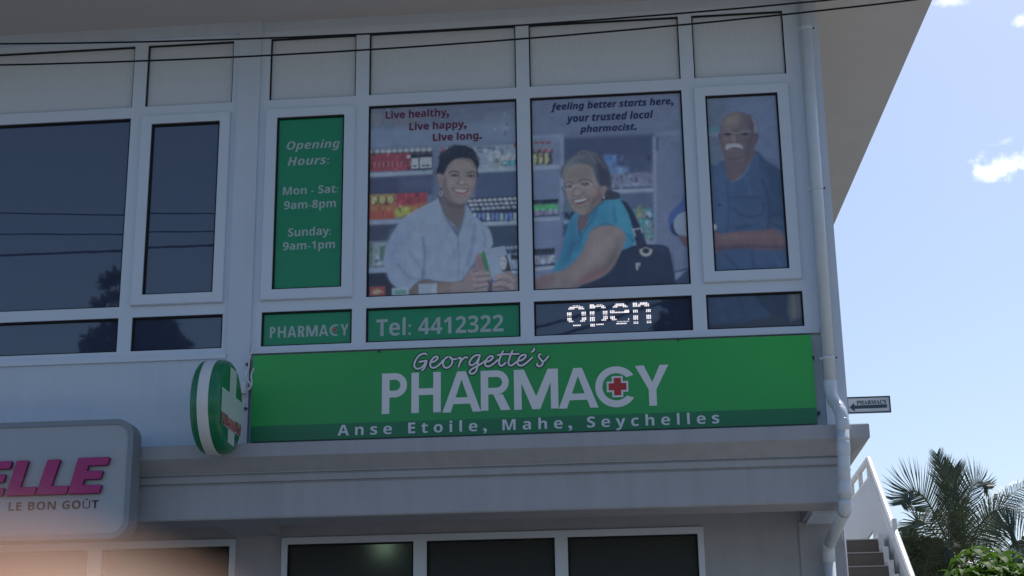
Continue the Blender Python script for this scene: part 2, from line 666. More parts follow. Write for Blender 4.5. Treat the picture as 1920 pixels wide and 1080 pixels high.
class Picture:
    def __init__(s, x0, x1, z0, z1, y, nx, nz, base):
        s.r = (x0, x1, z0, z1, y, nx, nz)
        X, Z = np.meshgrid(np.linspace(x0, x1, nx), np.linspace(z0, z1, nz))
        s.X, s.Z = X.ravel(), Z.ravel()
        s.pu, s.pv = project_many(s.X, np.full(s.X.shape, y), s.Z)
        s.c = np.tile(ink(base), (len(s.X), 1))
        s.frame(0, 0, 1)

    def frame(s, ox, oy, k):
        s.U, s.V = (s.pu - ox) * k, (s.pv - oy) * k

    def _mix(s, m, col, sel=slice(None)):
        c = ink(col) if not isinstance(col, np.ndarray) else col
        s.c[sel] = s.c[sel] * (1 - m[:, None]) + c * m[:, None]

    def _near(s, P, pad):
        P = np.asarray(P)
        return np.nonzero((s.U > P[:, 0].min() - pad) & (s.U < P[:, 0].max() + pad) & (s.V > P[:, 1].min() - pad) & (s.V < P[:, 1].max() + pad))[0]

    def poly(s, P, col, f=3.0, a=1.0, sm=True):
        P = catmull(P, True, 5) if sm else np.asarray(P, float)
        k = s._near(P, f + 1)
        if len(k) == 0:
            return
        U, V = s.U[k], s.V[k]
        d = dist_segments(U, V, P, True) * np.where(inside(U, V, P), 1, -1)
        s._mix(np.clip(.5 + d / (2 * f), 0, 1) * a, col, k)

    def rect(s, x0, y0, x1, y1, col, f=2.0, a=1.0, sk=-.045):
        w = (x1 - x0) * sk
        s.poly([(x0, y0), (x1, y0 + w), (x1, y1 + w), (x0, y1)], col, f, a, False)

    def line(s, P, w, col, f=2.0, a=1.0, sm=True):
        P = catmull(P, False, 5) if sm and len(P) > 2 else np.asarray(P, float)
        k = s._near(P, w + f + 1)
        if len(k) == 0:
            return
        d = w / 2 - dist_segments(s.U[k], s.V[k], P, False)
        s._mix(np.clip(.5 + d / (2 * f), 0, 1) * a, col, k)

    def ell(s, x, y, rx, ry, col, f=.25, a=1.0, ang=0.0):
        k = np.nonzero((abs(s.U - x) < max(rx, ry) * 1.5) & (abs(s.V - y) < max(rx, ry) * 1.5))[0]
        if len(k) == 0:
            return
        ca, sa = math.cos(ang), math.sin(ang)
        u, v = s.U[k] - x, s.V[k] - y
        e = np.sqrt(((u * ca + v * sa) / rx) ** 2 + ((-u * sa + v * ca) / ry) ** 2)
        s._mix(np.clip((1 - e) / f + .5, 0, 1) * a, col, k)

    def gain(s, P, k, f=6.0):
        P = catmull(P, True, 5)
        n = s._near(P, f + 1)
        d = dist_segments(s.U[n], s.V[n], P, True) * np.where(inside(s.U[n], s.V[n], P), 1, -1)
        m = np.clip(.5 + d / (2 * f), 0, 1)[:, None]
        s.c[n] = s.c[n] * (1 + m * (np.array(k) - 1))

    def speckle(s, x0, y0, x1, y1, n, rnd):
        """labels, gaps and highlights too small to draw one by one"""
        for _ in range(n):
            x, y = rnd.uniform(x0, x1), rnd.uniform(y0, y1)
            b = rnd.choice((0.55, .75, 1.25, 1.5))
            w, h = rnd.uniform(3, 9), rnd.uniform(2, 12)
            s.gain([(x - w, y - h), (x + w, y - h), (x + w, y + h), (x - w, y + h)], (b * rnd.uniform(.85, 1.2), b, b * rnd.uniform(.85, 1.2)), 4)

    def ringe(s, x, y, rx, ry, w, col, f=2.0, a=1.0):
        t = np.linspace(0, 2 * math.pi, 25)
        s.line(np.stack([x + rx * np.cos(t), y + ry * np.sin(t)], 1), w, col, f, a, False)

    def finish(s, seed, parent, name='printed_picture', grain=.035):
        x0, x1, z0, z1, y, nx, nz = s.r
        rng = np.random.default_rng(seed)
        g = rng.normal(0, grain, (nz, nx))
        g = (g + np.roll(g, 1, 0) + np.roll(g, 1, 1) + np.roll(np.roll(g, 1, 0), 1, 1)) / 2
        c = s.c.reshape(nz, nx, 3)
        for _ in range(2):                           # the print itself is a little soft
            q = np.pad(c, ((1, 1), (1, 1), (0, 0)), 'edge')
            c = (q[1:-1, 1:-1] * 2 + q[:-2, 1:-1] + q[2:, 1:-1] + q[1:-1, :-2] + q[1:-1, 2:]) / 6
        lo = rng.normal(0, 1, (nz // 12 + 3, nx // 12 + 3))
        iz, ix = np.linspace(0, lo.shape[0] - 1.001, nz), np.linspace(0, lo.shape[1] - 1.001, nx)
        a0, b0 = iz.astype(int), ix.astype(int)
        fa, fb = (iz - a0)[:, None], (ix - b0)[None, :]
        lo = (lo[a0][:, b0] * (1 - fa) * (1 - fb) + lo[a0 + 1][:, b0] * fa * (1 - fb) + lo[a0][:, b0 + 1] * (1 - fa) * fb + lo[a0 + 1][:, b0 + 1] * fa * fb)
        c = (c * (1 + .05 * lo[:, :, None])).reshape(-1, 3)
        c = c * (1 + g.ravel()[:, None])
        c = c * .80 + c.mean(1)[:, None] * .20           # picture colours drawn towards grey
        c = np.clip(c * .95 + .022, .002, .9)  # pale haze mixed into the picture colours
        return grid_mesh(name, s.X, np.full(s.X.shape, y), s.Z, nx, nz, c, 'photo', parent)


def project_many(X, Y, Z):
    d = np.stack([X, Y, Z], 1) - CAM
    w = d @ CF
    return 960 + FPX * (d @ CR) / w, 540 - FPX * (d @ CU) / w


def grid_mesh(name, X, Y, Z, nx, nz, c, m, parent):
    me = bpy.data.meshes.new(name)
    me.vertices.add(nx * nz)
    me.vertices.foreach_set('co', np.stack([X, Y, Z], 1).ravel())
    i = (np.arange(nz - 1)[:, None] * nx + np.arange(nx - 1)[None, :]).ravel()
    F = np.stack([i, i + 1, i + nx + 1, i + nx], 1)
    me.loops.add(F.size)
    me.polygons.add(len(F))
    me.loops.foreach_set('vertex_index', F.ravel())
    me.polygons.foreach_set('loop_start', np.arange(len(F)) * 4)
    me.update(calc_edges=True)
    at_ = me.attributes.new('Col', 'FLOAT_COLOR', 'POINT')
    at_.data.foreach_set('color', np.concatenate([c, np.ones((len(c), 1))], 1).ravel().astype(np.float32))
    me.validate()
    return link(name, me, m, parent)

# ================================================================== the ground
def sheet(name, x0, x1, y0, y1, z, m, kind='structure'):
    mb = MB()
    mb.face([(x0, y0, z), (x1, y0, z), (x1, y1, z), (x0, y1, z)])
    return tag(mb.build(name, m), kind=kind)


sheet('ground', -900, 900, -900, 900, 0.0, 'earth')
sheet('road', -300, 300, -19, -7.2, 0.004, 'asphalt')
k = MB()
k.box(-300, 300, -7.2, -7.05, 0.002, 0.15)
tag(k.build('kerb', 'pave'), kind='structure')
k = MB()
k.box(-60, 60, -7.05, 0.85, 0.001, 0.14)
tag(k.build('pavement', 'pave'), kind='structure')

# ================================================================== the building
BX0, BX1 = -9.0, 1.30
shop = empty('shop_building', (0, 0, 0), 'white two storey shop building with grey ledge, big upper windows and deep roof eaves', 'building')

Z = dict(L0=4.273, L1=4.519, P0=4.598, P1=6.031, S0=4.673, S1=5.966, T0=6.115, T1=6.607)
WY = -.03
w = MB()
w.box(BX0, -2.715, WY, .25, 3.40, 4.20)              # spandrel under the left window
w.box(-2.878, -2.715, WY, .25, 4.20, 6.74)           # pier between the bays
w.box(BX0, -5.42, WY, .25, 4.20, 6.74)
w.box(-5.42, -2.878, WY, .25, 6.655, 6.74)
w.box(-2.715, 1.16, 0.0, .25, 6.66, 6.74)
w.box(-2.715, 1.16, .022, .25, 3.40, 4.232)          # behind the fascia sign
w.box(1.16, BX1, WY, .25, 3.40, 6.74)                # corner pier
w.box(1.05, BX1, .25, 12.0, 3.05, 6.74)
w.box(BX0, 1.05, 11.75, 12.0, 0, 6.74)
w.box(BX0, BX0 + .25, .25, 11.75, 3.4, 6.74)
w.build('front_wall', 'wall', shop)
k = MB()
k.box(-5.42, 1.16, .12, .14, 4.2, 6.68)              # dark sheet added for the unlit rooms, so nothing shows through the glazing
k.build('dark_backing', 'darkroom', shop)

# roof: flat soffit, its side eave slightly out of square with the wall
rf = MB()
ol = [(-11, -1.15), (2.213, -1.15), (1.80, 10.5), (1.78, 13), (-11, 13)]
zb, zt = 6.74, 6.98
n = len(ol)
rf.face([(x, y, zb) for x, y in reversed(ol)], 0)
rf.face([(x, y, zt) for x, y in ol], 1)
for i in range(n):
    a, b = ol[i], ol[(i + 1) % n]
    rf.face([(*a, zb), (*b, zb), (*b, zt), (*a, zt)], 1)
rf.build('roof', ['soffit', 'wall'], shop)

# ledge: moulded profile returned round the corner (offset out from the wall, height)
prof = [(-.02, 3.575), (.25, 3.548), (.256, 3.542), (.256, 3.458), (.250, 3.452), (.150, 3.372), (.150, 3.366), (.132, 3.364), (.132, 3.352),
        (.146, 3.350), (.138, 3.318), (.138, 3.312), (.114, 3.310), (.114, 3.298), (.122, 3.296), (.112, 3.08), (.104, 3.07)]
lg = MB()
for (o0, z0), (o1, z1) in zip(prof, prof[1:]):
    xa, xb = 1.138 + o0, 1.138 + o1
    lg.face([(BX0, -o0, z0), (BX0, -o1, z1), (xb, -o1, z1), (xa, -o0, z0)])
    lg.face([(xa, -o0, z0), (xb, -o1, z1), (xb, 3.0, z1), (xa, 3.0, z0)])
# underside: flat beam soffit with two recessed coffers over the shop fronts
holed(lg, BX0, 1.242, -.104, .80, [(-2.65, 1.026, .235, .80), (BX0 + .3, -2.963, .235, .80)], 0, .20, fn=lambda x, y, d: (x, y, 3.07 + d))
for (a, b) in ((-2.65, 1.026), (BX0 + .3, -2.963)):
    lg.face([(a, .235, 3.27), (b, .235, 3.27), (b, .80, 3.27), (a, .80, 3.27)])
lg.build('ledge', 'ledge', shop)

# ground floor wall behind the ledge
SF = [(-2.642, .347, .30, 3.055), (-6.5, -2.974, .30, 3.058)]
gw = MB()
holed(gw, BX0, BX1 - .01, 0.14, 3.27, SF, .75, .10)
gw.box(1.04, BX1 - .01, .86, 12, 0.0, 3.05)
gw.box(1.0, BX1 - .01, .735, .75, .14, 3.068)
gw.build('ground_floor_wall', 'ledge', shop)
# shop interior
rm = MB()
a, b, c, d, e, g = -6.6, .9, .86, 5.0, .14, 3.3
rm.face([(a, d, e), (b, d, e), (b, d, g), (a, d, g)])
rm.face([(a, c, e), (a, d, e), (a, d, g), (a, c, g)])
rm.face([(b, c, e), (b, c, g), (b, d, g), (b, d, e)])
rm.face([(a, c, g), (a, d, g), (b, d, g), (b, c, g)])
rm.face([(a, c, e), (b, c, e), (b, d, e), (a, d, e)])
rm.build('interior_lining', 'darkroom', shop)

# --- window frames and lights
GD = .030                    # how deep the glass sits in its frame


def light(rect, sash=None, kind='window', yf=0.0, seal=.012, gm='glass'):
    x0, x1, z0, z1 = rect
    fy = yf - .028 if sash else yf
    p = MB()
    p.box(x0, x1, fy + GD, fy + GD + .012, z0, z1)
    o = p.build(kind, 'panel' if kind == 'transom_panel' else gm, shop)
    r = MB()
    ring(r, (x0, x1, z0, z1), (x0 + seal, x1 - seal, z0 + seal * .8, z1 - seal), fy + .012, fy + GD + .004)
    r.build('seal', 'black', o)
    if sash:
        r = MB()
        ring(r, sash, (x0, x1, z0, z1), fy, yf + .003, .006)
        r.build('sash', 'upvc', o)
    return o


def seams(mb, xs, z0, z1, y):
    for x in xs:
        mb.box(x - .0012, x + .0012, y - .0006, y + .001, z0, z1)


bays = [
    (-5.42, -2.878, 4.20, 6.655, [
        ((-5.30, -3.67, Z['P0'], Z['P1']), None, 'window'),
        ((-3.504, -2.998, Z['S0'], Z['S1']), (-3.585, -2.925, 4.598, 6.035), 'window'),
        ((-5.30, -3.67, Z['L0'], Z['L1']), None, 'window'),
        ((-3.572, -2.924, Z['L0'], Z['L1']), None, 'window'),
        ((-5.30, -3.67, Z['T0'], Z['T1']), None, 'transom_panel'),
        ((-3.572, -2.924, Z['T0'], Z['T1']), None, 'transom_panel')]),
    (-2.715, 1.16, 4.232, 6.66, [
        ((-2.578, -2.086, Z['S0'], Z['S1']), (-2.660, -2.010, 4.598, 6.035), 'window'),
        ((-1.916, -.849, Z['P0'], Z['P1']), None, 'window'),
        ((-.754, .321, Z['P0'], Z['P1']), None, 'window'),
        ((.483, .986, Z['S0'], Z['S1']), (.405, 1.066, 4.598, 6.035), 'window'),
        ((-2.649, -2.013, Z['L0'], Z['L1']), None, 'window'),
        ((-1.915, -.846, Z['L0'], Z['L1']), None, 'window'),
        ((-.753, .321, Z['L0'], Z['L1']), None, 'window'),
        ((.416, 1.062, Z['L0'], Z['L1']), None, 'window'),
        ((-2.649, -2.013, Z['T0'], Z['T1']), None, 'transom_panel'),
        ((-1.916, -.849, Z['T0'], Z['T1']), None, 'transom_panel'),
        ((-.754, .321, Z['T0'], Z['T1']), None, 'transom_panel'),
        ((.416, 1.062, Z['T0'], Z['T1']), None, 'transom_panel')]),
]
for x0, x1, z0, z1, lights in bays:
    fr = MB()
    holed(fr, x0, x1, z0, z1, [l[0] for l in lights], 0.0, .055)
    fr.build('window_frame', 'upvc', shop)
    for rect, sash, kind in lights:
        light(rect, sash, kind, seal=.008 if kind == 'transom_panel' else .012)
# sill strip under each bay
for (a, b, z) in ((-5.42, -2.878, 4.2), (-2.715, 1.16, 4.232)):
    s_ = MB()
    s_.box(a + .003, b - .003, -.045 if z < 4.21 else -.012, -.001, z - .012, z + .022)
    s_.build('window_sill', 'upvc', shop)

# --- shop fronts under the ledge
for (fx0, fx1, fz0, fz1), panes in ((SF[0], [(-2.598, -1.693), (-1.599, -.693), (-.603, .303)]),
                                   (SF[1], [(-3.96, -3.02), (-5.0, -4.06), (-6.4, -5.1)])):
    fr = MB()
    rects = [(a, b, .36, 3.006) for a, b in panes]
    holed(fr, fx0 + .001, fx1 - .001, fz0, fz1 - .001, rects, .735, .06)
    ring(fr, (fx0 + .001, fx1 - .001, fz0, fz1 - .001), (fx0 + .0012, fx1 - .0012, fz0 + .0002, fz1 - .0012), .735, .80)
    fr.build('shopfront_frame', 'upvc', shop)
    for r in rects:
        p = MB()
        p.box(r[0], r[1], .772, .780, r[2], r[3])
        o = p.build('shop_window', 'shopglass', shop)
        q = MB()
        ring(q, r, (r[0] + .012, r[1] - .012, r[2] + .01, r[3] - .012), .75, .771)
        q.build('seal', 'black', o)

lamp = empty('ceiling_lamp', (-2.02, 1.42, 3.10), 'glowing round ceiling lamp seen blurred through the left dark shop window', 'lamp')
l_ = MB()
l_.tube([(-2.02, 1.42, 3.299), (-2.02, 1.42, 3.12)], .012, 8)
l_.build('lamp_stem', 'metal', lamp)
bm = bmesh.new()
bmesh.ops.create_uvsphere(bm, u_segments=16, v_segments=10, radius=.055, matrix=Matrix.Translation((-2.02, 1.42, 3.065)))
me = bpy.data.meshes.new('globe')
bm.to_mesh(me)
bm.free()
link('globe', me, 'lampglow', lamp, True)

# ================================================================== films and pictures stuck in the windows
PY = GD - .004          # stuck to the outside of the glass, 2-4 mm proud
PS = PY - .028          # the same on a sash


def film(name, rect, y, m, label, cat, parent=None):
    mb = MB()
    e = .010
    mb.box(rect[0] + e, rect[1] - e, y, y + .0022, rect[2] + e * .8, rect[3] - e)
    r = empty(name, ((rect[0] + rect[1]) / 2, y, rect[2]), label, cat)
    mb.build('film_sheet', m, r)
    return r


F4 = (480, 190, 2.3)
F8 = (480, 540, 3.692)


def fp(F, u, v):
    return (F[0] + u / F[2], F[1] + v / F[2])


oh = film('window_film', (-2.578, -2.086, Z['S0'], Z['S1']), PS, 'greenfilm', 'tall green opening hours film in the narrow window at the left of the pictures', 'window film')
for body, bl, tr, kd in (('Opening', (132, 209), (363, 163), 'italic'), ('Hours:', (136, 278), (315, 233), 'italic'),
                         ('Mon - Sat:', (116, 404), (354, 359), 'bold'), ('9am-8pm', (121, 466), (345, 421), 'bold'),
                         ('Sunday:', (138, 583), (324, 540), 'bold'), ('9am-1pm', (116, 642), (341, 598), 'bold')):
    put_text(body, fp(F4, *bl), fp(F4, *tr), PS - .0006, 'filmtext', oh, kd)


def cross_poly(cx, cz, L, t):
    a, b = L / 2, t / 2
    return [(cx - b, cz - a), (cx + b, cz - a), (cx + b, cz - b), (cx + a, cz - b), (cx + a, cz + b), (cx + b, cz + b),
            (cx + b, cz + a), (cx - b, cz + a), (cx - b, cz + b), (cx - a, cz + b), (cx - a, cz - b), (cx - b, cz - b)]


def pharmacy_word(boxes, y, m, parent, name='lettering', each=False):
    """the word PHARMACY letter by letter; boxes are (letter, bottom-left px, top-right px)"""
    mb = MB()
    for ch, bl, tr in boxes:
        if each and mb.v:
            mb.build(name, m, parent)
            mb = MB()
        p, q = at(*bl, y), at(*tr, y)
        x0, x1, z0, z1 = p[0], q[0], p[2], q[2]
        h, wd = z1 - z0, x1 - x0
        t = .185 * h                     # stroke thickness
        th = .165 * h

        def P(pts, dy=0):
            mb.poly(pts, y - dy, y + .0004)
        if ch in 'PR':
            r = .30 * h
            zc = z1 - r
            xr = x1 - (0 if ch == 'P' else .05 * wd)
            cx = xr - r

            def arc(R, n=12):
                return [(cx + R * math.sin(math.pi * k / n), zc + R * math.cos(math.pi * k / n)) for k in range(n + 1)]
            o_ = arc(r)
            i_ = arc(r - th)
            outer = [(x0, z0), (x0, z1)] + o_ + [(x0 + t, zc - r), (x0 + t, z0)]
            # outline with the counter cut through a hairline
            P([(x0, z0), (x0, z1), (x0 + t, z1), (x0 + t, z0)])
            P([(x0 + t, z1)] + o_ + [(x0 + t, zc - r), (x0 + t, zc - r + th)] + i_[::-1] + [(x0 + t, z1 - th)])
            if ch == 'R':
                lx = x0 + .42 * wd
                P([(lx, zc - r), (x1 - t * 1.28, z0), (x1, z0), (lx + t * 1.25, zc - r)])
        elif ch == 'H':
            zm = z0 + .52 * h
            P([(x0, z0), (x0, z1), (x0 + t, z1), (x0 + t, zm + th / 2), (x1 - t, zm + th / 2), (x1 - t, z1), (x1, z1), (x1, z0), (x1 - t, z0),
               (x1 - t, zm - th / 2), (x0 + t, zm - th / 2), (x0 + t, z0)])
        elif ch == 'A':
            xm = (x0 + x1) / 2
            a = t * .56
            s_ = t * 1.08
            zb_, zt_ = z0 + .20 * h, z0 + .36 * h

            def xi(z):
                f_ = (z - z0) / (h * .80)
                return x0 + s_ + (xm - x0 - s_) * f_
            P([(x0, z0), (xm - a, z1), (xm + a, z1), (x1, z0), (x1 - s_, z0), (2 * xm - xi(zb_), zb_), (xi(zb_), zb_), (x0 + s_, z0)][::-1]) if False else None
            P([(x0, z0), (xm - a, z1), (xm, z1), (xm, z0 + .80 * h), (xi(zt_), zt_), (xm, zt_), (xm, zb_), (xi(zb_), zb_), (x0 + s_, z0)])
            P([(2 * xm - px, pz) for px, pz in [(x0, z0), (xm - a, z1), (xm, z1), (xm, z0 + .80 * h), (xi(zt_), zt_), (xm, zt_), (xm, zb_), (xi(zb_), zb_), (x0 + s_, z0)]])
        elif ch == 'M':
            xm = (x0 + x1) / 2
            b = t * .52
            P([(x0, z0), (x0, z1), (x0 + t * 1.35, z1), (xm, z0 + .32 * h), (x1 - t * 1.35, z1), (x1, z1), (x1, z0), (x1 - t, z0), (x1 - t, z0 + .66 * h),
               (xm + b, z0), (xm - b, z0), (x0 + t, z0 + .66 * h), (x0 + t, z0)])
        elif ch == 'C':
            cx, cz, R = x0 + h * .5, (z0 + z1) / 2, h * .5
            a0 = math.acos(min(1, (x1 - .10 * wd - cx) / R)) if x1 - .10 * wd - cx < R else .5
            a0 = max(a0, .50)
            N = 30
            an = [a0 + (2 * math.pi - 2 * a0) * k / N for k in range(N + 1)]
            o_ = [(cx + R * math.cos(q_), cz + R * math.sin(q_)) for q_ in an]
            ri = R - t * .92
            a1 = math.asin(min(1, R * math.sin(a0) * .80 / ri))
            an = [a1 + (2 * math.pi - 2 * a1) * k / N for k in range(N + 1)]
            P(o_ + [(cx + ri * math.cos(q_), cz + ri * math.sin(q_)) for q_ in an][::-1])
        elif ch == 'Y':
            xm = (x0 + x1) / 2
            s_ = t * 1.15
            P([(x0, z1), (x0 + s_, z1), (xm, z0 + .58 * h), (x1 - s_, z1), (x1, z1), (xm + t / 2, z0 + .40 * h), (xm + t / 2, z0), (xm - t / 2, z0),
               (xm - t / 2, z0 + .40 * h)])
    return mb.build(name, m, parent)


def red_cross(px, L, t, y, parent, cb='signwhite'):
    p = at(*px, y)
    c = MB()
    c.poly(cross_poly(p[0], p[2], L, t), y - .0008, y + .0005)
    o = c.build('red_cross', 'red', parent)
    c = MB()
    c.poly(cross_poly(p[0], p[2], L * 1.22, t + L * .22), y + .0008, y + .002)
    c.build('cross_outline', cb, o)


pf = film('window_film', (-2.649, -2.013, Z['L0'], Z['L1']), PY, 'greenfilm', 'small green film with a white PHARMACY word, lowest left of the sign windows', 'window film')
LB = [('P', (95, 347), (137, 268)), ('H', (150, 345), (208, 266)), ('A', (216, 343), (281, 263)), ('R', (290, 340), (338, 261)), ('M', (347, 337), (428, 257)),
      ('A', (434, 334), (502, 253)), ('C', (508, 333), (580, 250)), ('Y', (584, 329), (641, 249))]
pharmacy_word([(c, fp(F8, *a), fp(F8, *b)) for c, a, b in LB], PY - .0006, 'filmtext', pf)
red_cross(fp(F8, 545, 290), .026, .010, PY - .0035, pf, 'filmtext')
tf = film('window_film', (-1.915, -.846, Z['L0'], Z['L1']), PY, 'greenfilm', 'wide green film with the white telephone number under the younger woman picture', 'window film')
put_text('Tel: 4412322', fp(F8, 832, 333), fp(F8, 1712, 184), PY - .0006, 'filmtext', tf, 'bold')


# ---- picture 1: younger woman with a carton
def poster(rect, y, nx, nz, base, label):
    r = empty('window_poster', ((rect[0] + rect[1]) / 2, y, rect[2]), label, 'poster')
    e = .011
    return r, Picture(rect[0] + e, rect[1] - e, rect[2] + e * .8, rect[3] - e, y, nx, nz, base)


p1, C = poster((-1.916, -.849, Z['P0'], Z['P1']), PY, 250, 330, (66, 83, 118),
               'window picture of a smiling dark haired woman in a white shirt holding a carton')
C.frame(680, 180, 2.843)
rnd = random.Random(4)
C.rect(20, 40, 830, 170, (66, 80, 112), 14)
C.rect(20, 175, 830, 285, (76, 94, 132), 22)
for k in range(6):
    C.rect(40 + k * 20, 92, 56 + k * 20, 158, (84 + rnd.randint(-8, 8), 92 + rnd.randint(-8, 8), 112), 4, .6)
C.rect(170, 70, 300, 165, (80, 82, 104), 16, .5)
C.rect(640, 95, 820, 200, (78, 96, 130), 20, .6)
C.rect(36, 286, 372, 412, (70, 86, 122), 4)
C.rect(34, 305, 372, 400, (44, 42, 62), 4)
for k in range(11):                      # caps, then red cartons and white labelled bottles
    x = 46 + k * 31
    C.ell(x, 298 - k * 1.2, 12, 11, (122, 136, 142), .5, .9)
    C.ell(x, 312 - k * 1.2, 13, 7, (44, 48, 60), .5, .6)
C.rect(34, 312, 254, 405, (100, 42, 60), 2)
for k in range(9):
    x = 52 + k * 24
    C.line([(x, 320 - k), (x + 1, 396 - k)], 2, (72, 30, 50), 2, .8)
    C.ell(x + 11, 366 - k, 4, 16, (136, 84, 98), .6, .7)
C.rect(236, 316, 254, 330, (130, 124, 140), 2)
C.rect(258, 314, 368, 396, (24, 30, 50), 2)
C.rect(260, 332, 297, 388, (112, 126, 154), 2)
C.rect(305, 328, 368, 386, (112, 126, 154), 2)
for (a, b) in ((278, 374), (324, 372), (348, 371)):
    C.rect(a - 9, b - 4, a + 9, b + 4, (40, 45, 66), 2)
C.rect(28, 412, 372, 434, (100, 118, 158), 3)
C.rect(28, 436, 372, 540, (44, 52, 86), 10)
C.rect(200, 436, 395, 510, (56, 68, 104), 30, .7)
C.rect(34, 527, 176, 660, (118, 66, 42), 2)
for k in range(3):
    x = 62 + k * 43
    C.rect(x - 20, 527 - k * 2, x + 20, 540 - k * 2, (138, 118, 62), 3, .8)
    C.ell(x, 556 - k * 2, 22, 27, (84, 48, 40), .3)
    C.ell(x, 555 - k * 2, 17, 22, (140, 124, 86), .3)
    C.ell(x, 600 - k * 2, 16, 16, (134, 86, 54), .8, .6)
    for q in range(7):
        C.ell(x + rnd.uniform(-18, 18), 615 + rnd.uniform(-20, 26), 4, 3, (148, 98, 62), .8, .6)
C.rect(34, 612, 176, 660, (118, 44, 44), 12, .7)
C.rect(177, 521, 344, 645, (104, 38, 52), 2)
C.poly([(180, 600), (262, 590), (300, 610), (240, 634), (180, 645)], (136, 132, 52), 12)
C.poly([(255, 588), (342, 570), (342, 610), (262, 632)], (134, 82, 52), 12, .8)
for x in (262, 300):
    C.line([(x, 515), (x, 620)], 2, (80, 30, 44), 2, .8)
C.rect(24, 664, 300, 688, (94, 112, 150), 3)
C.rect(24, 690, 200, 782, (42, 52, 80), 8)
C.rect(24, 775, 150, 920, (70, 84, 106), 4)
C.rect(30, 792, 46, 900, (60, 88, 82), 3)
C.rect(54, 784, 124, 906, (92, 108, 130), 4)
C.rect(92, 800, 122, 880, (52, 84, 80), 5)
C.rect(24, 917, 160, 946, (94, 112, 150), 3)
C.rect(20, 946, 280, 1075, (26, 30, 50), 6)
# right hand shelves
C.rect(408, 276, 640, 380, (84, 96, 126), 5)
for k, c in enumerate(((92, 58, 72), (110, 116, 140), (70, 84, 116), (112, 120, 146), (88, 60, 74), (104, 116, 142))):
    C.rect(412 + k * 36, 276, 440 + k * 36, 340, c, 3, .8)
C.rect(608, 266, 822, 388, (92, 110, 142), 4)
for k in range(7):
    C.rect(612 + k * 14, 268, 622 + k * 14, 284, (50, 58, 84), 3, .8)
C.rect(705, 290, 735, 380, (98, 112, 122), 4, .8)
C.rect(738, 318, 822, 342, (112, 124, 142), 3)
C.rect(738, 346, 822, 374, (52, 100, 118), 3)
C.ell(752, 358, 8, 6, (140, 168, 184), .5)
C.ell(815, 262, 9, 14, (110, 34, 48), .5)
C.rect(604, 386, 826, 412, (100, 120, 156), 3)
C.rect(600, 410, 830, 556, (48, 64, 102), 8)
C.rect(560, 545, 830, 690, (30, 40, 68), 6)
for r in range(3):
    for k in range(11):
        x, y = 570 + k * 27 + r * 9, 560 + r * 22 - k * 1.4
        C.ell(x, y, 12, 9, (112 - r * 6, 130 - r * 6, 162), .5, .95)
        C.ell(x - 3, y - 3, 5, 4, (142, 158, 184), .7, .7)
        C.ell(x, y + 10, 13, 5, (34, 44, 72), .6, .6)
for k in range(11):
    x = 588 + k * 24
    C.rect(x, 624, x + 18, 662, (62, 88, 150) if k % 3 else (104, 124, 164), 3)
    C.line([(x + 20, 616), (x + 20, 670)], 4, (26, 34, 66), 2)
C.rect(630, 672, 830, 700, (100, 120, 156), 3)
C.rect(640, 694, 835, 850, (38, 54, 82), 6)
for r in range(2):
    for k in range(6):
        C.ell(752 + k * 22 + r * 10, 812 + r * 40 - k * 2, 11, 9, (88, 108, 140), .5)
C.rect(770, 848, 835, 870, (26, 34, 54), 3)
C.rect(790, 876, 835, 950, (92, 114, 150), 4)
C.rect(790, 924, 835, 932, (34, 46, 76), 3)
rs = random.Random(77)
for q in ((36, 300, 370, 402, 34), (36, 525, 342, 655, 30), (26, 780, 150, 905, 18), (610, 275, 820, 380, 34), (565, 555, 828, 665, 44), (750, 800, 830, 940, 20), (40, 70, 820, 200, 16)):
    C.speckle(*q, rs)
# shirt
SH = (94, 114, 150)
C.poly([(405, 545), (380, 560), (302, 598), (222, 648), (166, 720), (132, 790), (113, 866), (126, 934), (152, 994), (200, 1032), (252, 1032), (290, 990),
        (345, 974), (430, 990), (522, 986), (560, 934), (620, 850), (690, 800), (686, 740), (668, 702), (620, 660), (580, 622), (546, 575), (540, 640), (506, 742),
        (468, 690), (430, 625)], SH, 3)
C.poly([(160, 730), (215, 690), (262, 700), (220, 800), (170, 900), (180, 1000), (140, 950), (120, 870)], (86, 108, 152), 26, .8)
for P_, wd, col, a in (([(322, 760), (332, 860), (318, 975)], 14, (64, 82, 122), .8), ([(505, 745), (512, 860), (508, 985)], 5, (66, 84, 122), .7),
                       ([(600, 690), (588, 780), (560, 900)], 22, (68, 88, 128), .6), ([(250, 830), (300, 900), (330, 950)], 14, (68, 88, 128), .5),
                       ([(420, 760), (400, 860), (420, 970)], 26, (86, 108, 152), .5), ([(190, 900), (240, 960), (300, 980)], 12, (66, 86, 126), .6),
                       ([(408, 545), (438, 640), (506, 745)], 5, (58, 72, 104), .8), ([(546, 580), (542, 645), (508, 745)], 5, (58, 72, 104), .8),
                       ([(640, 720), (655, 760), (650, 800)], 10, (66, 86, 124), .6), ([(420, 560), (452, 640), (480, 690)], 9, (90, 112, 156), .7),
                       ([(562, 600), (580, 640), (560, 700)], 14, (90, 112, 156), .6)):
    C.line(P_, wd, col, 8, a)
for _ in range(26):
    x, y = rs.uniform(170, 650), rs.uniform(650, 980)
    a = rs.uniform(1.0, 2.2)
    C.line([(x, y), (x + 30 * math.cos(a) + rs.uniform(-6, 6), y + 34), (x + 60 * math.cos(a), y + 74)], rs.uniform(5, 12), rs.choice(((66, 86, 126), (88, 110, 154))), 8, rs.uniform(.2, .45))
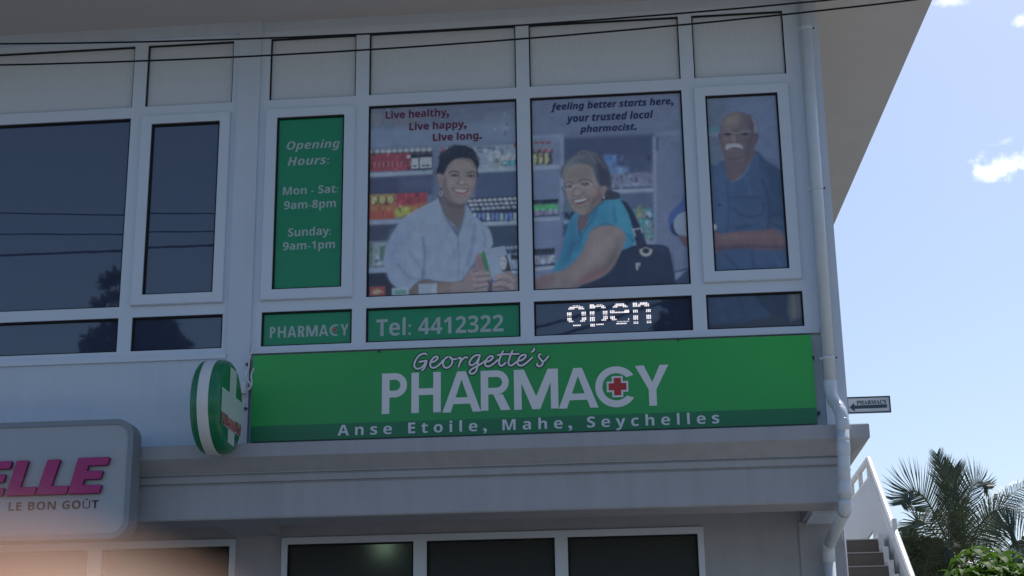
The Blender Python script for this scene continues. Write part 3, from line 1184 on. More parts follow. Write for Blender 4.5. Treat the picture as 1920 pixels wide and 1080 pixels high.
# lower arm and hands
C.poly([(250, 1034), (285, 1000), (330, 980), (420, 990), (520, 988), (560, 960), (560, 1075), (240, 1075)], (78, 72, 80), 4)
C.line([(300, 1050), (420, 1030), (540, 1020)], 30, (86, 80, 88), 16, .7)
C.rect(38, 1018, 120, 1068, (104, 44, 44), 3)
C.poly([(50, 1045), (80, 1030), (110, 1046), (90, 1050), (70, 1058)], (142, 108, 92), 5)
C.rect(156, 1024, 246, 1066, (104, 124, 150), 3)
C.rect(170, 1036, 234, 1058, (62, 106, 112), 4)
C.rect(298, 1002, 396, 1058, (100, 118, 154), 3)
C.frame(850, 440, 9.0)
SK, SKD, SKL = (88, 84, 98), (46, 44, 62), (102, 98, 112)
C.poly([(0, 800), (120, 800), (170, 770), (205, 680), (285, 590), (375, 540), (372, 420), (405, 335), (460, 325), (480, 420), (520, 560), (560, 640), (600, 790),
        (560, 930), (540, 990), (0, 1000)], SK, 8)
C.poly([(420, 410), (470, 400), (500, 540), (440, 560), (405, 480)], (92, 72, 88), 14, .8)
C.poly([(520, 248), (868, 188), (905, 330), (965, 345), (1000, 640), (860, 760), (668, 770), (640, 700), (600, 540)], (96, 115, 156), 5, sm=False)
C.poly([(462, 318), (522, 262), (575, 450), (625, 660), (600, 690), (540, 600), (490, 450)], (46, 104, 76), 5, sm=False)
C.poly([(490, 420), (530, 340), (575, 520), (600, 640), (560, 610)], (40, 84, 66), 8, .7)
C.line([(462, 300), (525, 248)], 8, (150, 165, 190), 4)
for q in range(3):
    C.line([(570, 285 + q * 32), (850, 238 + q * 32)], 5, (80, 96, 138), 6, .6)
C.poly([(756, 372), (905, 345), (985, 620), (830, 625), (790, 540)], (40, 40, 54), 5, sm=False)
C.poly([(770, 380), (860, 360), (900, 430), (890, 540), (850, 600), (800, 550), (775, 460)], (128, 138, 156), 8)
for x in (795, 862):
    C.ell(x, 440, 16, 7, (60, 70, 92), .5)
C.ell(838, 530, 18, 6, (104, 92, 110), .6)
C.poly([(690, 705), (760, 668), (860, 632), (965, 622), (1050, 690), (1125, 760), (1140, 960), (690, 960), (655, 850), (668, 806), (780, 790), (720, 742)], SK, 8)
for P_, wd in (([(330, 650), (450, 640), (590, 650)], 62), ([(350, 745), (470, 742), (630, 735)], 60), ([(350, 850), (470, 850), (590, 830)], 58), ([(380, 945), (470, 940), (550, 925)], 44),
               ([(720, 715), (830, 690), (950, 700), (1020, 760)], 66), ([(700, 850), (830, 810), (950, 850), (1000, 890)], 62)):
    C.line(P_, wd, SKL, 16, .8)
for P_, wd in (([(330, 640), (380, 610), (420, 615)], 16), ([(370, 730), (480, 705), (610, 690)], 13), ([(390, 822), (480, 805), (600, 780)], 13), ([(360, 920), (450, 895), (560, 868)], 15),
               ([(720, 770), (820, 765), (900, 790), (960, 830)], 14), ([(690, 890), (800, 880), (930, 920)], 20), ([(905, 670), (980, 690), (1030, 740)], 10), ([(590, 790), (620, 850), (610, 960)], 40),
               ([(650, 760), (640, 840), (650, 940)], 24)):
    C.line(P_, wd, SKD, 8, .85)
C.ell(965, 832, 10, 9, (165, 165, 178), .5)
# head
C.frame(800, 260, 7.714)
C.poly([(205, 700), (270, 820), (350, 900), (450, 930), (550, 915), (545, 1000), (530, 1120), (460, 1300), (400, 1240), (330, 1180), (250, 1080), (205, 950), (170, 850)], (66, 66, 78), 10)
C.poly([(290, 900), (420, 950), (540, 930), (530, 1010), (420, 1010), (320, 980)], (54, 54, 68), 26, .8)
C.poly([(140, 520), (165, 400), (190, 280), (250, 200), (310, 140), (400, 112), (470, 92), (560, 104), (645, 140), (700, 195), (735, 300), (765, 360), (740, 440), (745, 545), (715, 560),
        (600, 600), (300, 600), (245, 545)], (22, 28, 48), 8)
rnd = random.Random(9)
for k in range(26):
    a = rnd.uniform(-2.9, -.2)
    r0, r1 = rnd.uniform(200, 250), rnd.uniform(275, 330)
    C.line([(455 + r0 * math.cos(a) * 1.1, 360 + r0 * math.sin(a)), (455 + r1 * math.cos(a + .1) * 1.05, 365 + r1 * math.sin(a + .1) * .86)], 9, (22, 28, 48), 6, .8)
for k in range(14):
    a = rnd.uniform(-2.6, -.5)
    C.line([(455 + 130 * math.cos(a) * 1.4, 330 + 120 * math.sin(a)), (455 + 240 * math.cos(a + .15), 350 + 225 * math.sin(a + .15))], 7, (25, 31, 51), 6, .5)
for k in range(24):
    a = rnd.uniform(-3.0, -.15)
    x, y = 462 + 285 * math.cos(a), 350 + 245 * math.sin(a)
    C.ringe(x, y, rnd.uniform(14, 26), rnd.uniform(12, 22), 9, (22, 28, 48), 7, .8)
C.line([(160, 420), (125, 470), (90, 505)], 9, (28, 34, 54), 5, .9)
C.poly([(146, 520), (190, 505), (238, 540), (236, 650), (215, 705), (190, 692), (165, 610)], (84, 80, 92), 8)
C.line([(185, 550), (205, 600), (195, 660)], 14, (62, 58, 72), 10, .7)
FACE = [(238, 540), (280, 450), (310, 385), (362, 330), (440, 290), (540, 280), (640, 300), (690, 360), (718, 430), (722, 520), (712, 620), (690, 720), (650, 815), (590, 890), (520, 935),
        (430, 930), (340, 890), (270, 820), (236, 740), (226, 620)]
C.poly(FACE, (82, 80, 92), 12)
C.poly([(380, 340), (480, 300), (600, 310), (660, 380), (560, 440), (430, 430)], (86, 85, 95), 40, .8)
C.poly([(236, 560), (290, 600), (300, 720), (360, 860), (440, 920), (330, 890), (262, 810), (232, 700)], (62, 60, 74), 26, .8)
C.poly([(640, 560), (715, 560), (690, 720), (600, 880), (580, 860), (640, 740)], (70, 66, 80), 26, .8)
for k in range(22):
    t = k / 21
    x, y = 262 + 440 * t, 460 - 190 * math.sin(math.pi * (.12 + .80 * t)) ** .8
    C.line([(x, y - 26), (x + rnd.uniform(-14, 14), y + rnd.uniform(0, 26))], 15, (23, 29, 49), 12, .5)
C.ell(360, 640, 60, 46, (92, 86, 96), 1.2, .8)
C.ell(640, 640, 48, 44, (90, 82, 94), 1.2, .8)
C.ell(500, 860, 60, 30, (86, 82, 92), 1.2, .7)
C.line([(325, 492), (380, 472), (425, 474), (466, 492)], 15, (44, 42, 56), 7, .95)
C.line([(592, 498), (640, 482), (680, 484), (706, 502)], 14, (44, 42, 56), 7, .95)
for (x, y, rx) in ((410, 533, 52), (640, 541, 50)):
    C.ell(x, y - 4, rx + 12, 24, (60, 56, 68), .8, .8)
    C.ell(x, y + 2, rx, 12, (34, 33, 46), .6, .95)
    C.ell(x + 22, y + 2, 7, 6, (118, 124, 142), .8, .7)
    C.ell(x - 24, y + 3, 7, 5, (92, 98, 116), .8, .6)
    C.line([(x - rx, y + 24), (x, y + 34), (x + rx, y + 24)], 7, (96, 92, 106), 7, .6)
C.line([(500, 480), (520, 580), (545, 640)], 20, (90, 88, 98), 16, .7)
C.line([(462, 520), (470, 600), (448, 642)], 12, (62, 60, 74), 12, .7)
C.ell(505, 640, 26, 22, (98, 95, 106), 1.0, .8)
C.line([(440, 648), (468, 664), (500, 672), (535, 664), (560, 648)], 10, (44, 42, 58), 8, .85)
C.line([(420, 640), (385, 690), (368, 720)], 8, (60, 56, 70), 10, .7)
C.line([(570, 650), (610, 690), (625, 720)], 8, (60, 56, 70), 10, .7)
C.poly([(372, 722), (440, 716), (500, 726), (560, 720), (610, 735), (575, 785), (500, 806), (428, 782)], (58, 46, 60), 10)
C.poly([(400, 732), (450, 730), (500, 738), (578, 740), (556, 768), (500, 778), (432, 762)], (104, 104, 120), 7)
C.line([(432, 782), (500, 800), (570, 784)], 12, (92, 66, 78), 8, .7)
C.line([(420, 832), (500, 842), (580, 830)], 10, (60, 58, 70), 12, .6)
C.ringe(205, 790, 20, 36, 12, (134, 144, 160), 5)
C.ell(207, 745, 10, 14, (40, 44, 60), .6)
for k in range(16):
    a = rnd.uniform(-2.7, -.4)
    C.line([(458 + 190 * math.cos(a) * 1.25, 345 + 130 * math.sin(a)), (458 + 250 * math.cos(a + .1), 350 + 200 * math.sin(a + .1)), (460 + 270 * math.cos(a + .22), 352 + 236 * math.sin(a + .22))], 8, (44, 50, 70), 7, .35)
SKG = (1.46, 1.40, 1.30)
C.gain(FACE, SKG, 14)
for x, y, q in ((410, 531, 0), (640, 539, 0)):
    C.line([(x - 50, y + 6), (x - 10, y - 8), (x + 30, y - 6), (x + 50, y + 6)], 9, (26, 25, 36), 5, .9)
    C.ell(x + 2, y + 2, 17, 11, (26, 25, 36), .5, .9)
C.line([(325, 494), (372, 474), (425, 472), (466, 490)], 13, (40, 38, 50), 7, .9)
C.line([(592, 496), (640, 480), (684, 483), (708, 500)], 12, (40, 38, 50), 7, .9)
C.line([(384, 722), (440, 718), (500, 728), (560, 722), (600, 736)], 10, (100, 62, 76), 6, .9)
C.line([(424, 780), (500, 802), (572, 784)], 15, (112, 72, 86), 8, .9)
C.line([(372, 716), (362, 730)], 9, (62, 50, 64), 6, .7)
C.gain([(150, 520), (190, 508), (236, 545), (232, 650), (212, 700), (190, 690), (168, 610)], SKG, 8)
C.gain([(215, 720), (350, 900), (450, 935), (550, 915), (535, 1040), (460, 1290), (330, 1180), (240, 1060), (210, 950)], (1.25, 1.2, 1.16), 14)
C.frame(850, 440, 9.0)
C.gain([(-300, 830), (120, 800), (170, 770), (205, 680), (285, 590), (375, 540), (372, 420), (405, 335), (460, 325), (480, 420), (520, 560), (600, 640), (650, 740), (600, 830), (560, 930), (540, 990),
        (-300, 1010)], (1.25, 1.18, 1.12), 10)
C.gain([(690, 705), (860, 632), (965, 622), (1050, 690), (1125, 760), (1140, 960), (690, 960), (655, 850), (720, 742)], (1.25, 1.18, 1.12), 10)
C.finish(1, p1)
F1 = (680, 180, 2.843)
for body, bl, tr in (('Live healthy,', (122, 121), (461, 66)), ('Live happy,', (248, 182), (554, 129)), ('Live long.', (374, 240), (635, 190))):
    put_text(body, fp(F1, *bl), fp(F1, *tr), PY - .003, 'purpletext', p1, 'bold', halo='halo', halo_off=.05, weight=.016)

# ---- picture 2: older woman with a handbag
p2, C = poster((-.754, .321, Z['P0'], Z['P1']), PY, 250, 330, (64, 80, 118),
               'window picture of a smiling grey haired woman with glasses, turquoise blouse and black handbag')
C.frame(980, 160, 2.7)
C.rect(30, 40, 830, 250, (70, 86, 124), 14)
for k in range(3):
    C.rect(45, 250 + k * 0, 205, 1010, (74, 92, 132), 8, .5)
C.rect(40, 262, 812, 290, (84, 102, 142), 12, .6)
C.line([(40, 262), (206, 254)], 5, (92, 112, 150), 4)
C.rect(205, 268, 660, 560, (48, 60, 98), 10)
C.rect(205, 268, 660, 380, (42, 54, 92), 24, .8)
C.rect(660, 262, 815, 1000, (72, 87, 126), 8)
C.rect(662, 262, 676, 800, (92, 108, 146), 6, .8)
C.rect(672, 262, 688, 330, (50, 58, 92), 5, .8)
C.rect(760, 300, 830, 700, (66, 82, 122), 20, .7)
C.rect(190, 262, 208, 640, (88, 106, 146), 6, .9)
# left shelves
C.rect(46, 285, 160, 402, (78, 94, 124), 6)
for k in range(3):
    x = 64 + k * 30
    C.rect(x - 13, 345, x + 10, 400, (112, 124, 96), 4)
    C.poly([(x + 2, 400), (x + 6, 335), (x + 26, 322), (x + 24, 398)], (54, 50, 64), 5, sm=False)
    C.ell(x + 22, 328, 9, 7, (112, 36, 52), .5)
    C.ell(x + 6, 290, 13, 7, (90, 36, 52), .7, .8)
    C.ell(x + 2, 375, 7, 14, (150, 156, 112), .6, .8)
C.rect(44, 408, 186, 430, (96, 114, 152), 4)
C.rect(48, 582, 178, 608, (34, 42, 60), 5)
for k in range(7):
    C.ell(60 + k * 19, 588 - k, 8, 8, (22, 28, 44), .6)
C.rect(48, 606, 178, 636, (48, 136, 88), 5)
C.rect(48, 634, 178, 658, (84, 92, 124), 5)
C.line([(50, 664), (180, 655)], 6, (40, 40, 78), 4)
C.rect(46, 672, 186, 690, (98, 116, 154), 4)
C.rect(52, 836, 162, 862, (34, 40, 60), 5)
for k in range(6):
    C.ell(64 + k * 18, 836 - k, 9, 9, (26, 32, 50), .6)
    C.rect(56 + k * 18, 866, 70 + k * 18, 902, (98, 108, 130), 4, .8)
C.line([(55, 914), (166, 906)], 8, (30, 36, 60), 4)
C.line([(50, 935), (220, 912)], 14, (104, 122, 158), 6)
C.rect(205, 640, 300, 760, (40, 72, 104), 8)
for k in range(4):
    C.ell(222 + k * 15, 655 + (k % 2) * 16, 9, 16, (24, 34, 64), .5)
    C.ell(218 + k * 14, 690, 9, 10, (76, 98, 140), .6)
C.rect(205, 712, 260, 760, (30, 48, 84), 8)
C.rect(205, 600, 300, 640, (60, 84, 104), 8)
# shelf goods behind her
C.rect(412, 355, 474, 420, (56, 92, 146), 10)
C.ell(440, 372, 22, 9, (34, 78, 152), .6)
C.rect(430, 415, 535, 470, (64, 94, 142), 10)
C.rect(430, 452, 660, 520, (80, 95, 130), 8)
for k in range(9):
    C.ell(455 + k * 24, 468 + (k % 3) * 9, 8, 10, (54, 66, 102), .7, .6)
C.rect(560, 440, 655, 495, (74, 82, 120), 6, .8)
C.rect(430, 530, 660, 552, (98, 116, 154), 5)
C.rect(430, 552, 660, 800, (56, 72, 110), 12)
rnd = random.Random(3)
for r in range(6):
    for k in range(6):
        C.ell(570 + k * 16, 635 + r * 26, 12, 13, (rnd.randint(40, 84), rnd.randint(94, 120), rnd.randint(112, 140)), .8, .8)
C.ell(592, 640, 12, 30, (118, 116, 72), .8, .8)
C.ell(632, 655, 12, 16, (120, 92, 120), .8, .6)
C.rect(560, 780, 664, 812, (92, 112, 152), 6, .8)
# sleeve of the man who continues on the next light
C.poly([(830, 530), (800, 590), (745, 650), (738, 690), (752, 745), (800, 770), (850, 790), (850, 530)], (40, 66, 128), 4)
C.poly([(752, 700), (756, 745), (800, 770), (840, 760), (790, 740), (770, 700)], (22, 34, 78), 5)
C.ell(826, 705, 62, 64, (90, 108, 142), .08)
C.poly([(790, 762), (840, 770), (850, 830), (815, 810)], (74, 58, 78), 5)
C.line([(768, 945), (850, 925)], 7, (32, 44, 76), 4)
C.rect(770, 950, 815, 985, (84, 102, 140), 6)
C.poly([(772, 990), (840, 930), (860, 930), (860, 1010), (772, 1010)], (38, 52, 84), 6)
# handbag
C.poly([(280, 1030), (420, 960), (500, 838), (560, 812), (640, 806), (720, 812), (748, 850), (775, 1000), (770, 1030)], (22, 34, 62), 4)
for k in range(26):
    C.line([(540 + k * 8.8, 850), (546 + k * 9.0, 1000)], 3, (32, 44, 74), 3, .6)
C.poly([(640, 812), (720, 818), (742, 860), (700, 850)], (34, 46, 78), 10, .6)
rs = random.Random(78)
for q in ((48, 330, 158, 400, 16), (48, 585, 176, 655, 20), (54, 840, 162, 905, 18), (415, 360, 655, 520, 44), (560, 620, 660, 790, 40), (205, 640, 300, 760, 18)):
    C.speckle(*q, rs)
# blouse
BL, BLD, BLL = (26, 98, 140), (20, 66, 106), (34, 112, 152)
C.poly([(146, 945), (190, 860), (215, 760), (245, 670), (280, 640), (300, 660), (330, 640), (385, 600), (430, 580), (490, 573), (530, 610), (560, 720), (566, 800), (500, 830), (520, 760),
        (470, 715), (400, 712), (350, 735), (320, 800), (280, 870), (200, 935), (165, 950)], BL, 3)
C.poly([(215, 770), (250, 690), (275, 740), (300, 800), (250, 870), (180, 930)], BLD, 26, .5)
C.poly([(440, 590), (500, 584), (545, 700), (520, 730), (450, 680)], BLL, 26, .7)
for P_ in ([(412, 588), (360, 630), (330, 680)], [(345, 690), (300, 760), (285, 800)], [(280, 700), (285, 740), (290, 760)], [(350, 730), (430, 700), (520, 750)], [(530, 750), (560, 790)]):
    C.line(P_, 5, (16, 52, 92), 4, .8)
for P_ in ([(372, 630), (350, 690)], [(255, 800), (230, 880)], [(460, 620), (470, 690)]):
    C.line(P_, 14, BLD, 10, .6)
C.poly([(288, 655), (330, 640), (330, 680), (300, 720), (292, 755), (278, 700)], (74, 66, 84), 4)
C.line([(285, 690), (292, 750)], 5, (40, 40, 64), 3)
# arm
AR = (82, 80, 92)
C.poly([(52, 1040), (55, 985), (150, 948), (220, 930), (282, 868), (322, 800), (350, 735), (400, 714), (470, 716), (522, 760), (500, 838), (450, 930), (380, 975), (300, 1010), (250, 1035)], AR, 4)
C.poly([(350, 750), (420, 725), (480, 740), (420, 850), (340, 930), (260, 960), (320, 870)], (93, 90, 102), 30, .8)
C.poly([(480, 820), (450, 920), (370, 975), (260, 1025), (330, 960), (420, 900)], (60, 56, 70), 22, .8)
C.line([(300, 985), (360, 970), (400, 945)], 24, (96, 62, 72), 16, .6)
C.poly([(55, 990), (150, 955), (160, 1000), (60, 1035)], (78, 66, 82), 12, .8)
# strap, ring and zip
C.poly([(495, 578), (525, 590), (560, 640), (600, 725), (632, 815), (575, 810), (560, 730), (535, 650)], (24, 32, 58), 4, sm=False)
for q in range(8):
    C.line([(570 + q * 4, 742 + q * 8), (598 + q * 4, 738 + q * 8)], 3, (38, 48, 78), 3, .7)
C.line([(558, 730), (600, 724), (606, 745)], 6, (140, 150, 168), 3, .9, False)
C.line([(560, 732), (570, 762)], 6, (140, 150, 168), 3, .9, False)
C.ringe(624, 838, 25, 21, 13, (122, 130, 138), 4)
C.line([(600, 822), (625, 812), (648, 822)], 14, (22, 30, 54), 4)
C.line([(578, 905), (580, 930)], 9, (120, 130, 146), 3)
C.line([(576, 904), (592, 902), (590, 912)], 6, (132, 142, 156), 3)
# head
C.frame(1030, 270, 6.747)
C.poly([(600, 560), (720, 520), (770, 560), (800, 590), (880, 620), (880, 690), (700, 710), (650, 720)], (40, 44, 64), 10)
C.poly([(380, 900), (480, 880), (560, 800), (700, 690), (560, 830), (480, 930), (480, 1000), (440, 1080), (360, 1080), (385, 1000)], (74, 64, 80), 8)
C.poly([(150, 420), (140, 340), (185, 250), (250, 185), (330, 135), (420, 95), (520, 88), (600, 110), (680, 180), (740, 290), (780, 420), (788, 540), (740, 590), (690, 560), (600, 500),
        (520, 400), (300, 400), (230, 400), (205, 430), (180, 440)], (62, 70, 88), 8)
C.poly([(560, 150), (640, 160), (720, 270), (775, 430), (780, 545), (730, 560), (650, 540), (610, 420), (590, 280)], (38, 44, 66), 30, .9)
rnd = random.Random(5)
for k in range(34):
    t = k / 33
    x0, y0 = 300 + 260 * t, 250 - 120 * math.sin(t * 3)
    C.line([(x0 - 40, y0 - 20 + rnd.uniform(-20, 20)), (x0 + 60, y0 - 40 + rnd.uniform(-20, 20)), (x0 + 170, y0 + 90 + rnd.uniform(-20, 30))], 8,
           (lambda q_: (q_, q_ + 6, q_ + 20))(rnd.randint(44, 92)), 7, .6)
for k in range(12):
    C.line([(160 + k * 6, 400 - k * 14), (190 + k * 12, 300 - k * 12), (270 + k * 18, 240 - k * 8)], 9, (90, 97, 112) if k % 2 else (56, 64, 82), 7, .6)
FACE2 = [(200, 560), (190, 470), (205, 380), (260, 300), (360, 262), (470, 255), (540, 310), (570, 400), (610, 480), (650, 540), (715, 530), (725, 570), (690, 640), (640, 720), (560, 810),
         (480, 880), (400, 895), (330, 855), (270, 790), (240, 700), (210, 640)]
C.gain([(150, 430), (140, 340), (185, 250), (250, 185), (330, 135), (420, 95), (520, 88), (600, 110), (680, 180), (740, 290), (780, 420), (788, 540), (740, 590), (600, 560), (300, 560)], (.92, .98, 1.08), 10)
C.poly(FACE2, (84, 82, 94), 10)
C.poly([(230, 360), (360, 280), (480, 280), (540, 380), (480, 430), (340, 440), (240, 470)], (78, 80, 90), 40, .8)
C.poly([(560, 560), (680, 560), (690, 630), (600, 760), (480, 870), (520, 760)], (66, 60, 74), 34, .9)
C.poly([(640, 550), (700, 530), (722, 560), (690, 640), (660, 640)], (86, 76, 90), 12, .8)
C.ell(550, 600, 66, 60, (98, 90, 102), 1.2, .7)
C.ell(250, 640, 34, 50, (94, 84, 96), 1.2, .7)
C.poly([(190, 300), (260, 250), (400, 240), (300, 290), (220, 350), (195, 430), (165, 420)], (88, 94, 108), 16, .7)
C.line([(540, 300), (575, 380), (550, 470)], 9, (92, 97, 110), 8, .6)
for k in range(5):
    C.line([(240, 330 + k * 22), (370, 305 + k * 22), (520, 320 + k * 22)], 4, (66, 66, 78), 6, .4)
C.line([(195, 500), (250, 484), (310, 502)], 14, (48, 50, 64), 8, .9)
C.line([(370, 478), (430, 446), (500, 458), (540, 480)], 14, (48, 50, 64), 8, .9)
for (x, y) in ((240, 530), (448, 502)):
    C.ell(x, y, 56, 26, (60, 60, 76), .7, .8)
    C.ell(x + 6, y, 34, 11, (32, 34, 48), .6, .95)
    C.ell(x - 6, y - 4, 9, 6, (150, 160, 180), .7, .9)
C.ringe(238, 540, 68, 36, 6, (112, 118, 134), 5, .75)
C.ringe(452, 512, 76, 40, 6, (112, 118, 134), 5, .75)
C.line([(306, 532), (345, 522), (378, 520)], 7, (118, 124, 140), 4, .8)
C.line([(168, 545), (160, 560), (185, 600)], 12, (24, 30, 50), 5, .9)
C.line([(528, 500), (600, 520)], 6, (92, 98, 114), 4, .7)
C.line([(330, 560), (300, 620), (310, 650)], 14, (64, 60, 74), 12, .7)
C.ell(350, 620, 40, 34, (96, 92, 104), 1.0, .8)
C.line([(310, 652), (350, 664), (420, 640), (440, 610)], 9, (50, 48, 62), 8, .8)
C.line([(455, 620), (500, 680), (500, 730)], 9, (60, 56, 70), 10, .7)
C.line([(290, 660), (285, 720), (300, 760)], 9, (60, 56, 70), 10, .7)
C.poly([(305, 705), (380, 694), (440, 684), (486, 682), (470, 720), (420, 755), (360, 768), (325, 745)], (66, 44, 60), 7)
C.poly([(320, 716), (400, 702), (470, 686), (460, 706), (400, 728), (335, 738)], (126, 130, 148), 7)
C.line([(335, 790), (400, 800), (470, 770)], 12, (62, 58, 70), 12, .6)
C.ell(690, 675, 13, 13, (168, 172, 184), .5)
C.ell(694, 642, 8, 14, (84, 88, 104), .6)
C.gain(FACE2, (1.34, 1.28, 1.18), 14)
C.frame(980, 160, 2.7)
C.gain([(52, 1040), (55, 985), (150, 948), (220, 930), (282, 868), (322, 800), (350, 735), (400, 714), (470, 716), (522, 760), (500, 838), (450, 930), (380, 975), (300, 1010), (250, 1035)], (1.24, 1.18, 1.1), 5)
C.finish(2, p2)
F2 = (980, 160, 2.7)
for body, bl, tr in (('feeling better starts here,', (143, 126), (762, 61.5)), ('your trusted local', (222, 186), (660, 128)), ('pharmacist.', (290, 238), (576, 192))):
    put_text(body, fp(F2, *bl), fp(F2, *tr), PY - .003, 'navytext', p2, 'italic', weight=.012)

# ---- picture 3: older man, running down over the low light
p3, C = poster((.483, .986, Z['S0'], Z['S1']), PS, 140, 340, (64, 82, 120),
               'tall narrow window picture of a balding man with white moustache, glasses and blue shirt')
q3, D = poster((.416, 1.062, Z['L0'], Z['L1']), PY, 180, 80, (32, 54, 98),
               'low window picture showing only the hem of a blue shirt and dark trousers')
SB, SBD, SBL = (36, 60, 100), (27, 45, 80), (42, 69, 113)
C.frame(1290, 140, 2.16)
C.rect(60, 70, 170, 420, (62, 80, 112), 20, .9)
C.rect(160, 70, 420, 420, (66, 84, 126), 20, .7)
C.rect(84, 215, 120, 236, (50, 96, 116), 5)
C.rect(84, 236, 124, 250, (74, 94, 124), 4)
C.poly([(60, 385), (110, 368), (150, 350), (172, 432), (235, 400), (272, 312), (320, 350), (375, 385), (400, 400), (430, 700), (430, 820), (60, 820)], SB, 4)
C.poly([(300, 350), (380, 390), (400, 560), (330, 600), (320, 450)], SBD, 22, .6)
C.poly([(110, 380), (150, 370), (180, 450), (170, 580), (110, 600)], SBL, 24, .6)
for P_, wd, col, a in (([(172, 500), (260, 496), (300, 500)], 4, SBD, .8), ([(178, 540), (240, 575), (300, 560), (305, 520)], 5, SBD, .9), ([(330, 575), (370, 560), (395, 590)], 10, SBD, .9),
                       ([(335, 600), (380, 620)], 8, SBD, .8), ([(160, 440), (165, 560), (160, 640)], 4, SBD, .7), ([(300, 430), (330, 520), (325, 620)], 12, SBD, .7),
                       ([(240, 430), (250, 480)], 12, SBL, .6), ([(200, 620), (260, 610)], 12, SBD, .6), ([(150, 730), (200, 780)], 12, SBD, .6), ([(260, 720), (270, 790)], 16, SBD, .5),
                       ([(345, 720), (380, 780)], 12, SBL, .5)):
    C.line(P_, wd, col, 6, a)
C.ell(128, 528, 6, 5, (24, 40, 84), .5)
C.poly([(276, 308), (300, 345), (262, 400), (235, 408), (258, 360)], SBD, 5, .8)
C.poly([(270, 312), (290, 360), (240, 432), (222, 405)], SBL, 6, .6)
C.poly([(150, 348), (165, 440), (200, 405), (172, 400)], SBL, 6, .6)
C.poly([(100, 640), (140, 645), (200, 636), (300, 630), (350, 625), (390, 650), (412, 680), (405, 705), (320, 710), (220, 702), (140, 710), (104, 718)], (78, 62, 74), 5)
C.line([(120, 660), (230, 655), (340, 650)], 20, (88, 74, 86), 14, .7)
C.line([(120, 705), (230, 696), (390, 700)], 14, (50, 42, 60), 9, .8)
C.ell(108, 618, 8, 12, (130, 140, 165), .6)
C.frame(1320, 190, 7.714)
C.poly([(300, 800), (420, 860), (600, 820), (720, 690), (735, 760), (640, 930), (560, 1060), (420, 1150), (330, 1080)], (66, 60, 74), 12)
C.poly([(205, 500), (225, 460), (245, 480), (250, 590), (225, 570)], (64, 54, 72), 8)
C.poly([(720, 470), (770, 465), (792, 510), (765, 590), (730, 640)], (62, 54, 74), 8)
C.poly([(245, 480), (240, 370), (265, 270), (340, 190), (440, 155), (540, 155), (650, 190), (730, 250), (755, 350), (745, 470), (735, 600), (700, 740), (620, 840), (500, 880), (380, 870),
        (300, 810), (255, 700), (235, 580)], (68, 64, 78), 9)
C.poly([(300, 250), (400, 180), (500, 180), (520, 300), (440, 370), (310, 360)], (84, 80, 88), 50, .9)
C.poly([(640, 220), (745, 300), (740, 480), (690, 720), (600, 840), (620, 640), (640, 420)], (54, 52, 72), 50, .9)
C.poly([(690, 230), (740, 270), (765, 360), (750, 450), (720, 430), (725, 330)], (84, 92, 118), 14, .8)
C.ell(330, 560, 50, 50, (84, 74, 86), 1.2, .8)
C.line([(270, 420), (330, 398), (380, 410)], 14, (86, 88, 102), 10, .7)
C.line([(540, 425), (600, 402), (660, 420)], 14, (80, 82, 98), 10, .6)
for x in (345, 590):
    C.ell(x, 470, 70, 30, (48, 46, 62), .7, .9)
    C.ell(x + 4, 474, 26, 10, (28, 28, 42), .6, .9)
C.line([(280, 452), (345, 440), (420, 450), (480, 458), (540, 446), (600, 438), (680, 440)], 8, (106, 112, 128), 6, .75)
C.ringe(345, 482, 72, 42, 5, (92, 96, 112), 5, .5)
C.ringe(600, 480, 76, 42, 5, (92, 96, 112), 5, .5)
C.ell(428, 540, 36, 70, (88, 82, 94), .9, .8)
C.line([(470, 480), (480, 560), (490, 590)], 14, (50, 48, 64), 10, .7)
C.line([(365, 596), (420, 604), (490, 592)], 11, (40, 40, 56), 8, .85)
C.poly([(312, 650), (340, 618), (420, 608), (500, 612), (550, 645), (562, 690), (500, 672), (430, 664), (360, 690), (320, 696)], (106, 110, 130), 13)
for k in range(10):
    C.line([(340 + k * 22, 620), (332 + k * 24, 680)], 4, (88, 92, 112), 6, .5)
C.line([(360, 690), (430, 674), (540, 688)], 10, (44, 36, 54), 7, .9)
C.line([(360, 720), (440, 730), (520, 716)], 14, (84, 66, 80), 10, .6)
C.line([(330, 820), (430, 838), (560, 810)], 14, (48, 46, 62), 12, .7)
C.gain([(245, 480), (240, 370), (265, 270), (340, 190), (440, 155), (540, 155), (650, 190), (730, 250), (770, 470), (735, 600), (700, 740), (640, 930), (560, 1060), (420, 1140), (320, 1000), (300, 810),
        (255, 700), (215, 500)], (1.04, 1.08, 1.10), 14)
C.frame(1290, 140, 2.16)
C.gain([(100, 640), (200, 636), (300, 630), (350, 625), (390, 650), (412, 680), (405, 705), (320, 710), (220, 702), (104, 718)], (.90, .98, 1.06), 5)
C.finish(3, p3)
D.frame(1290, 140, 2.16)
D.poly([(60, 870), (270, 870), (290, 940), (340, 965), (300, 985), (200, 1010), (80, 1012), (60, 1010)], SB, 4, sm=False)
D.poly([(255, 870), (480, 870), (480, 930), (420, 1000), (380, 990), (345, 975), (300, 930)], (27, 44, 76), 4, sm=False)
D.line([(262, 885), (300, 930), (340, 970)], 5, SBD, 4)
D.poly([(60, 1008), (120, 1010), (200, 1008), (300, 988), (345, 972), (380, 990), (420, 998), (500, 970), (500, 1040), (60, 1040)], (38, 50, 74), 4, sm=False)
D.poly([(408, 880), (470, 878), (500, 960), (415, 1000), (405, 960)], (70, 78, 96), 8, sm=False)
D.line([(425, 900), (430, 980)], 8, (94, 100, 112), 6, .7)
D.line([(120, 900), (140, 990)], 14, SBL, 10, .5)
D.line([(200, 890), (230, 990)], 12, SBD, 10, .5)
D.gain([(40, 850), (520, 850), (520, 1060), (40, 1060)], (.62, .62, .62), 4)
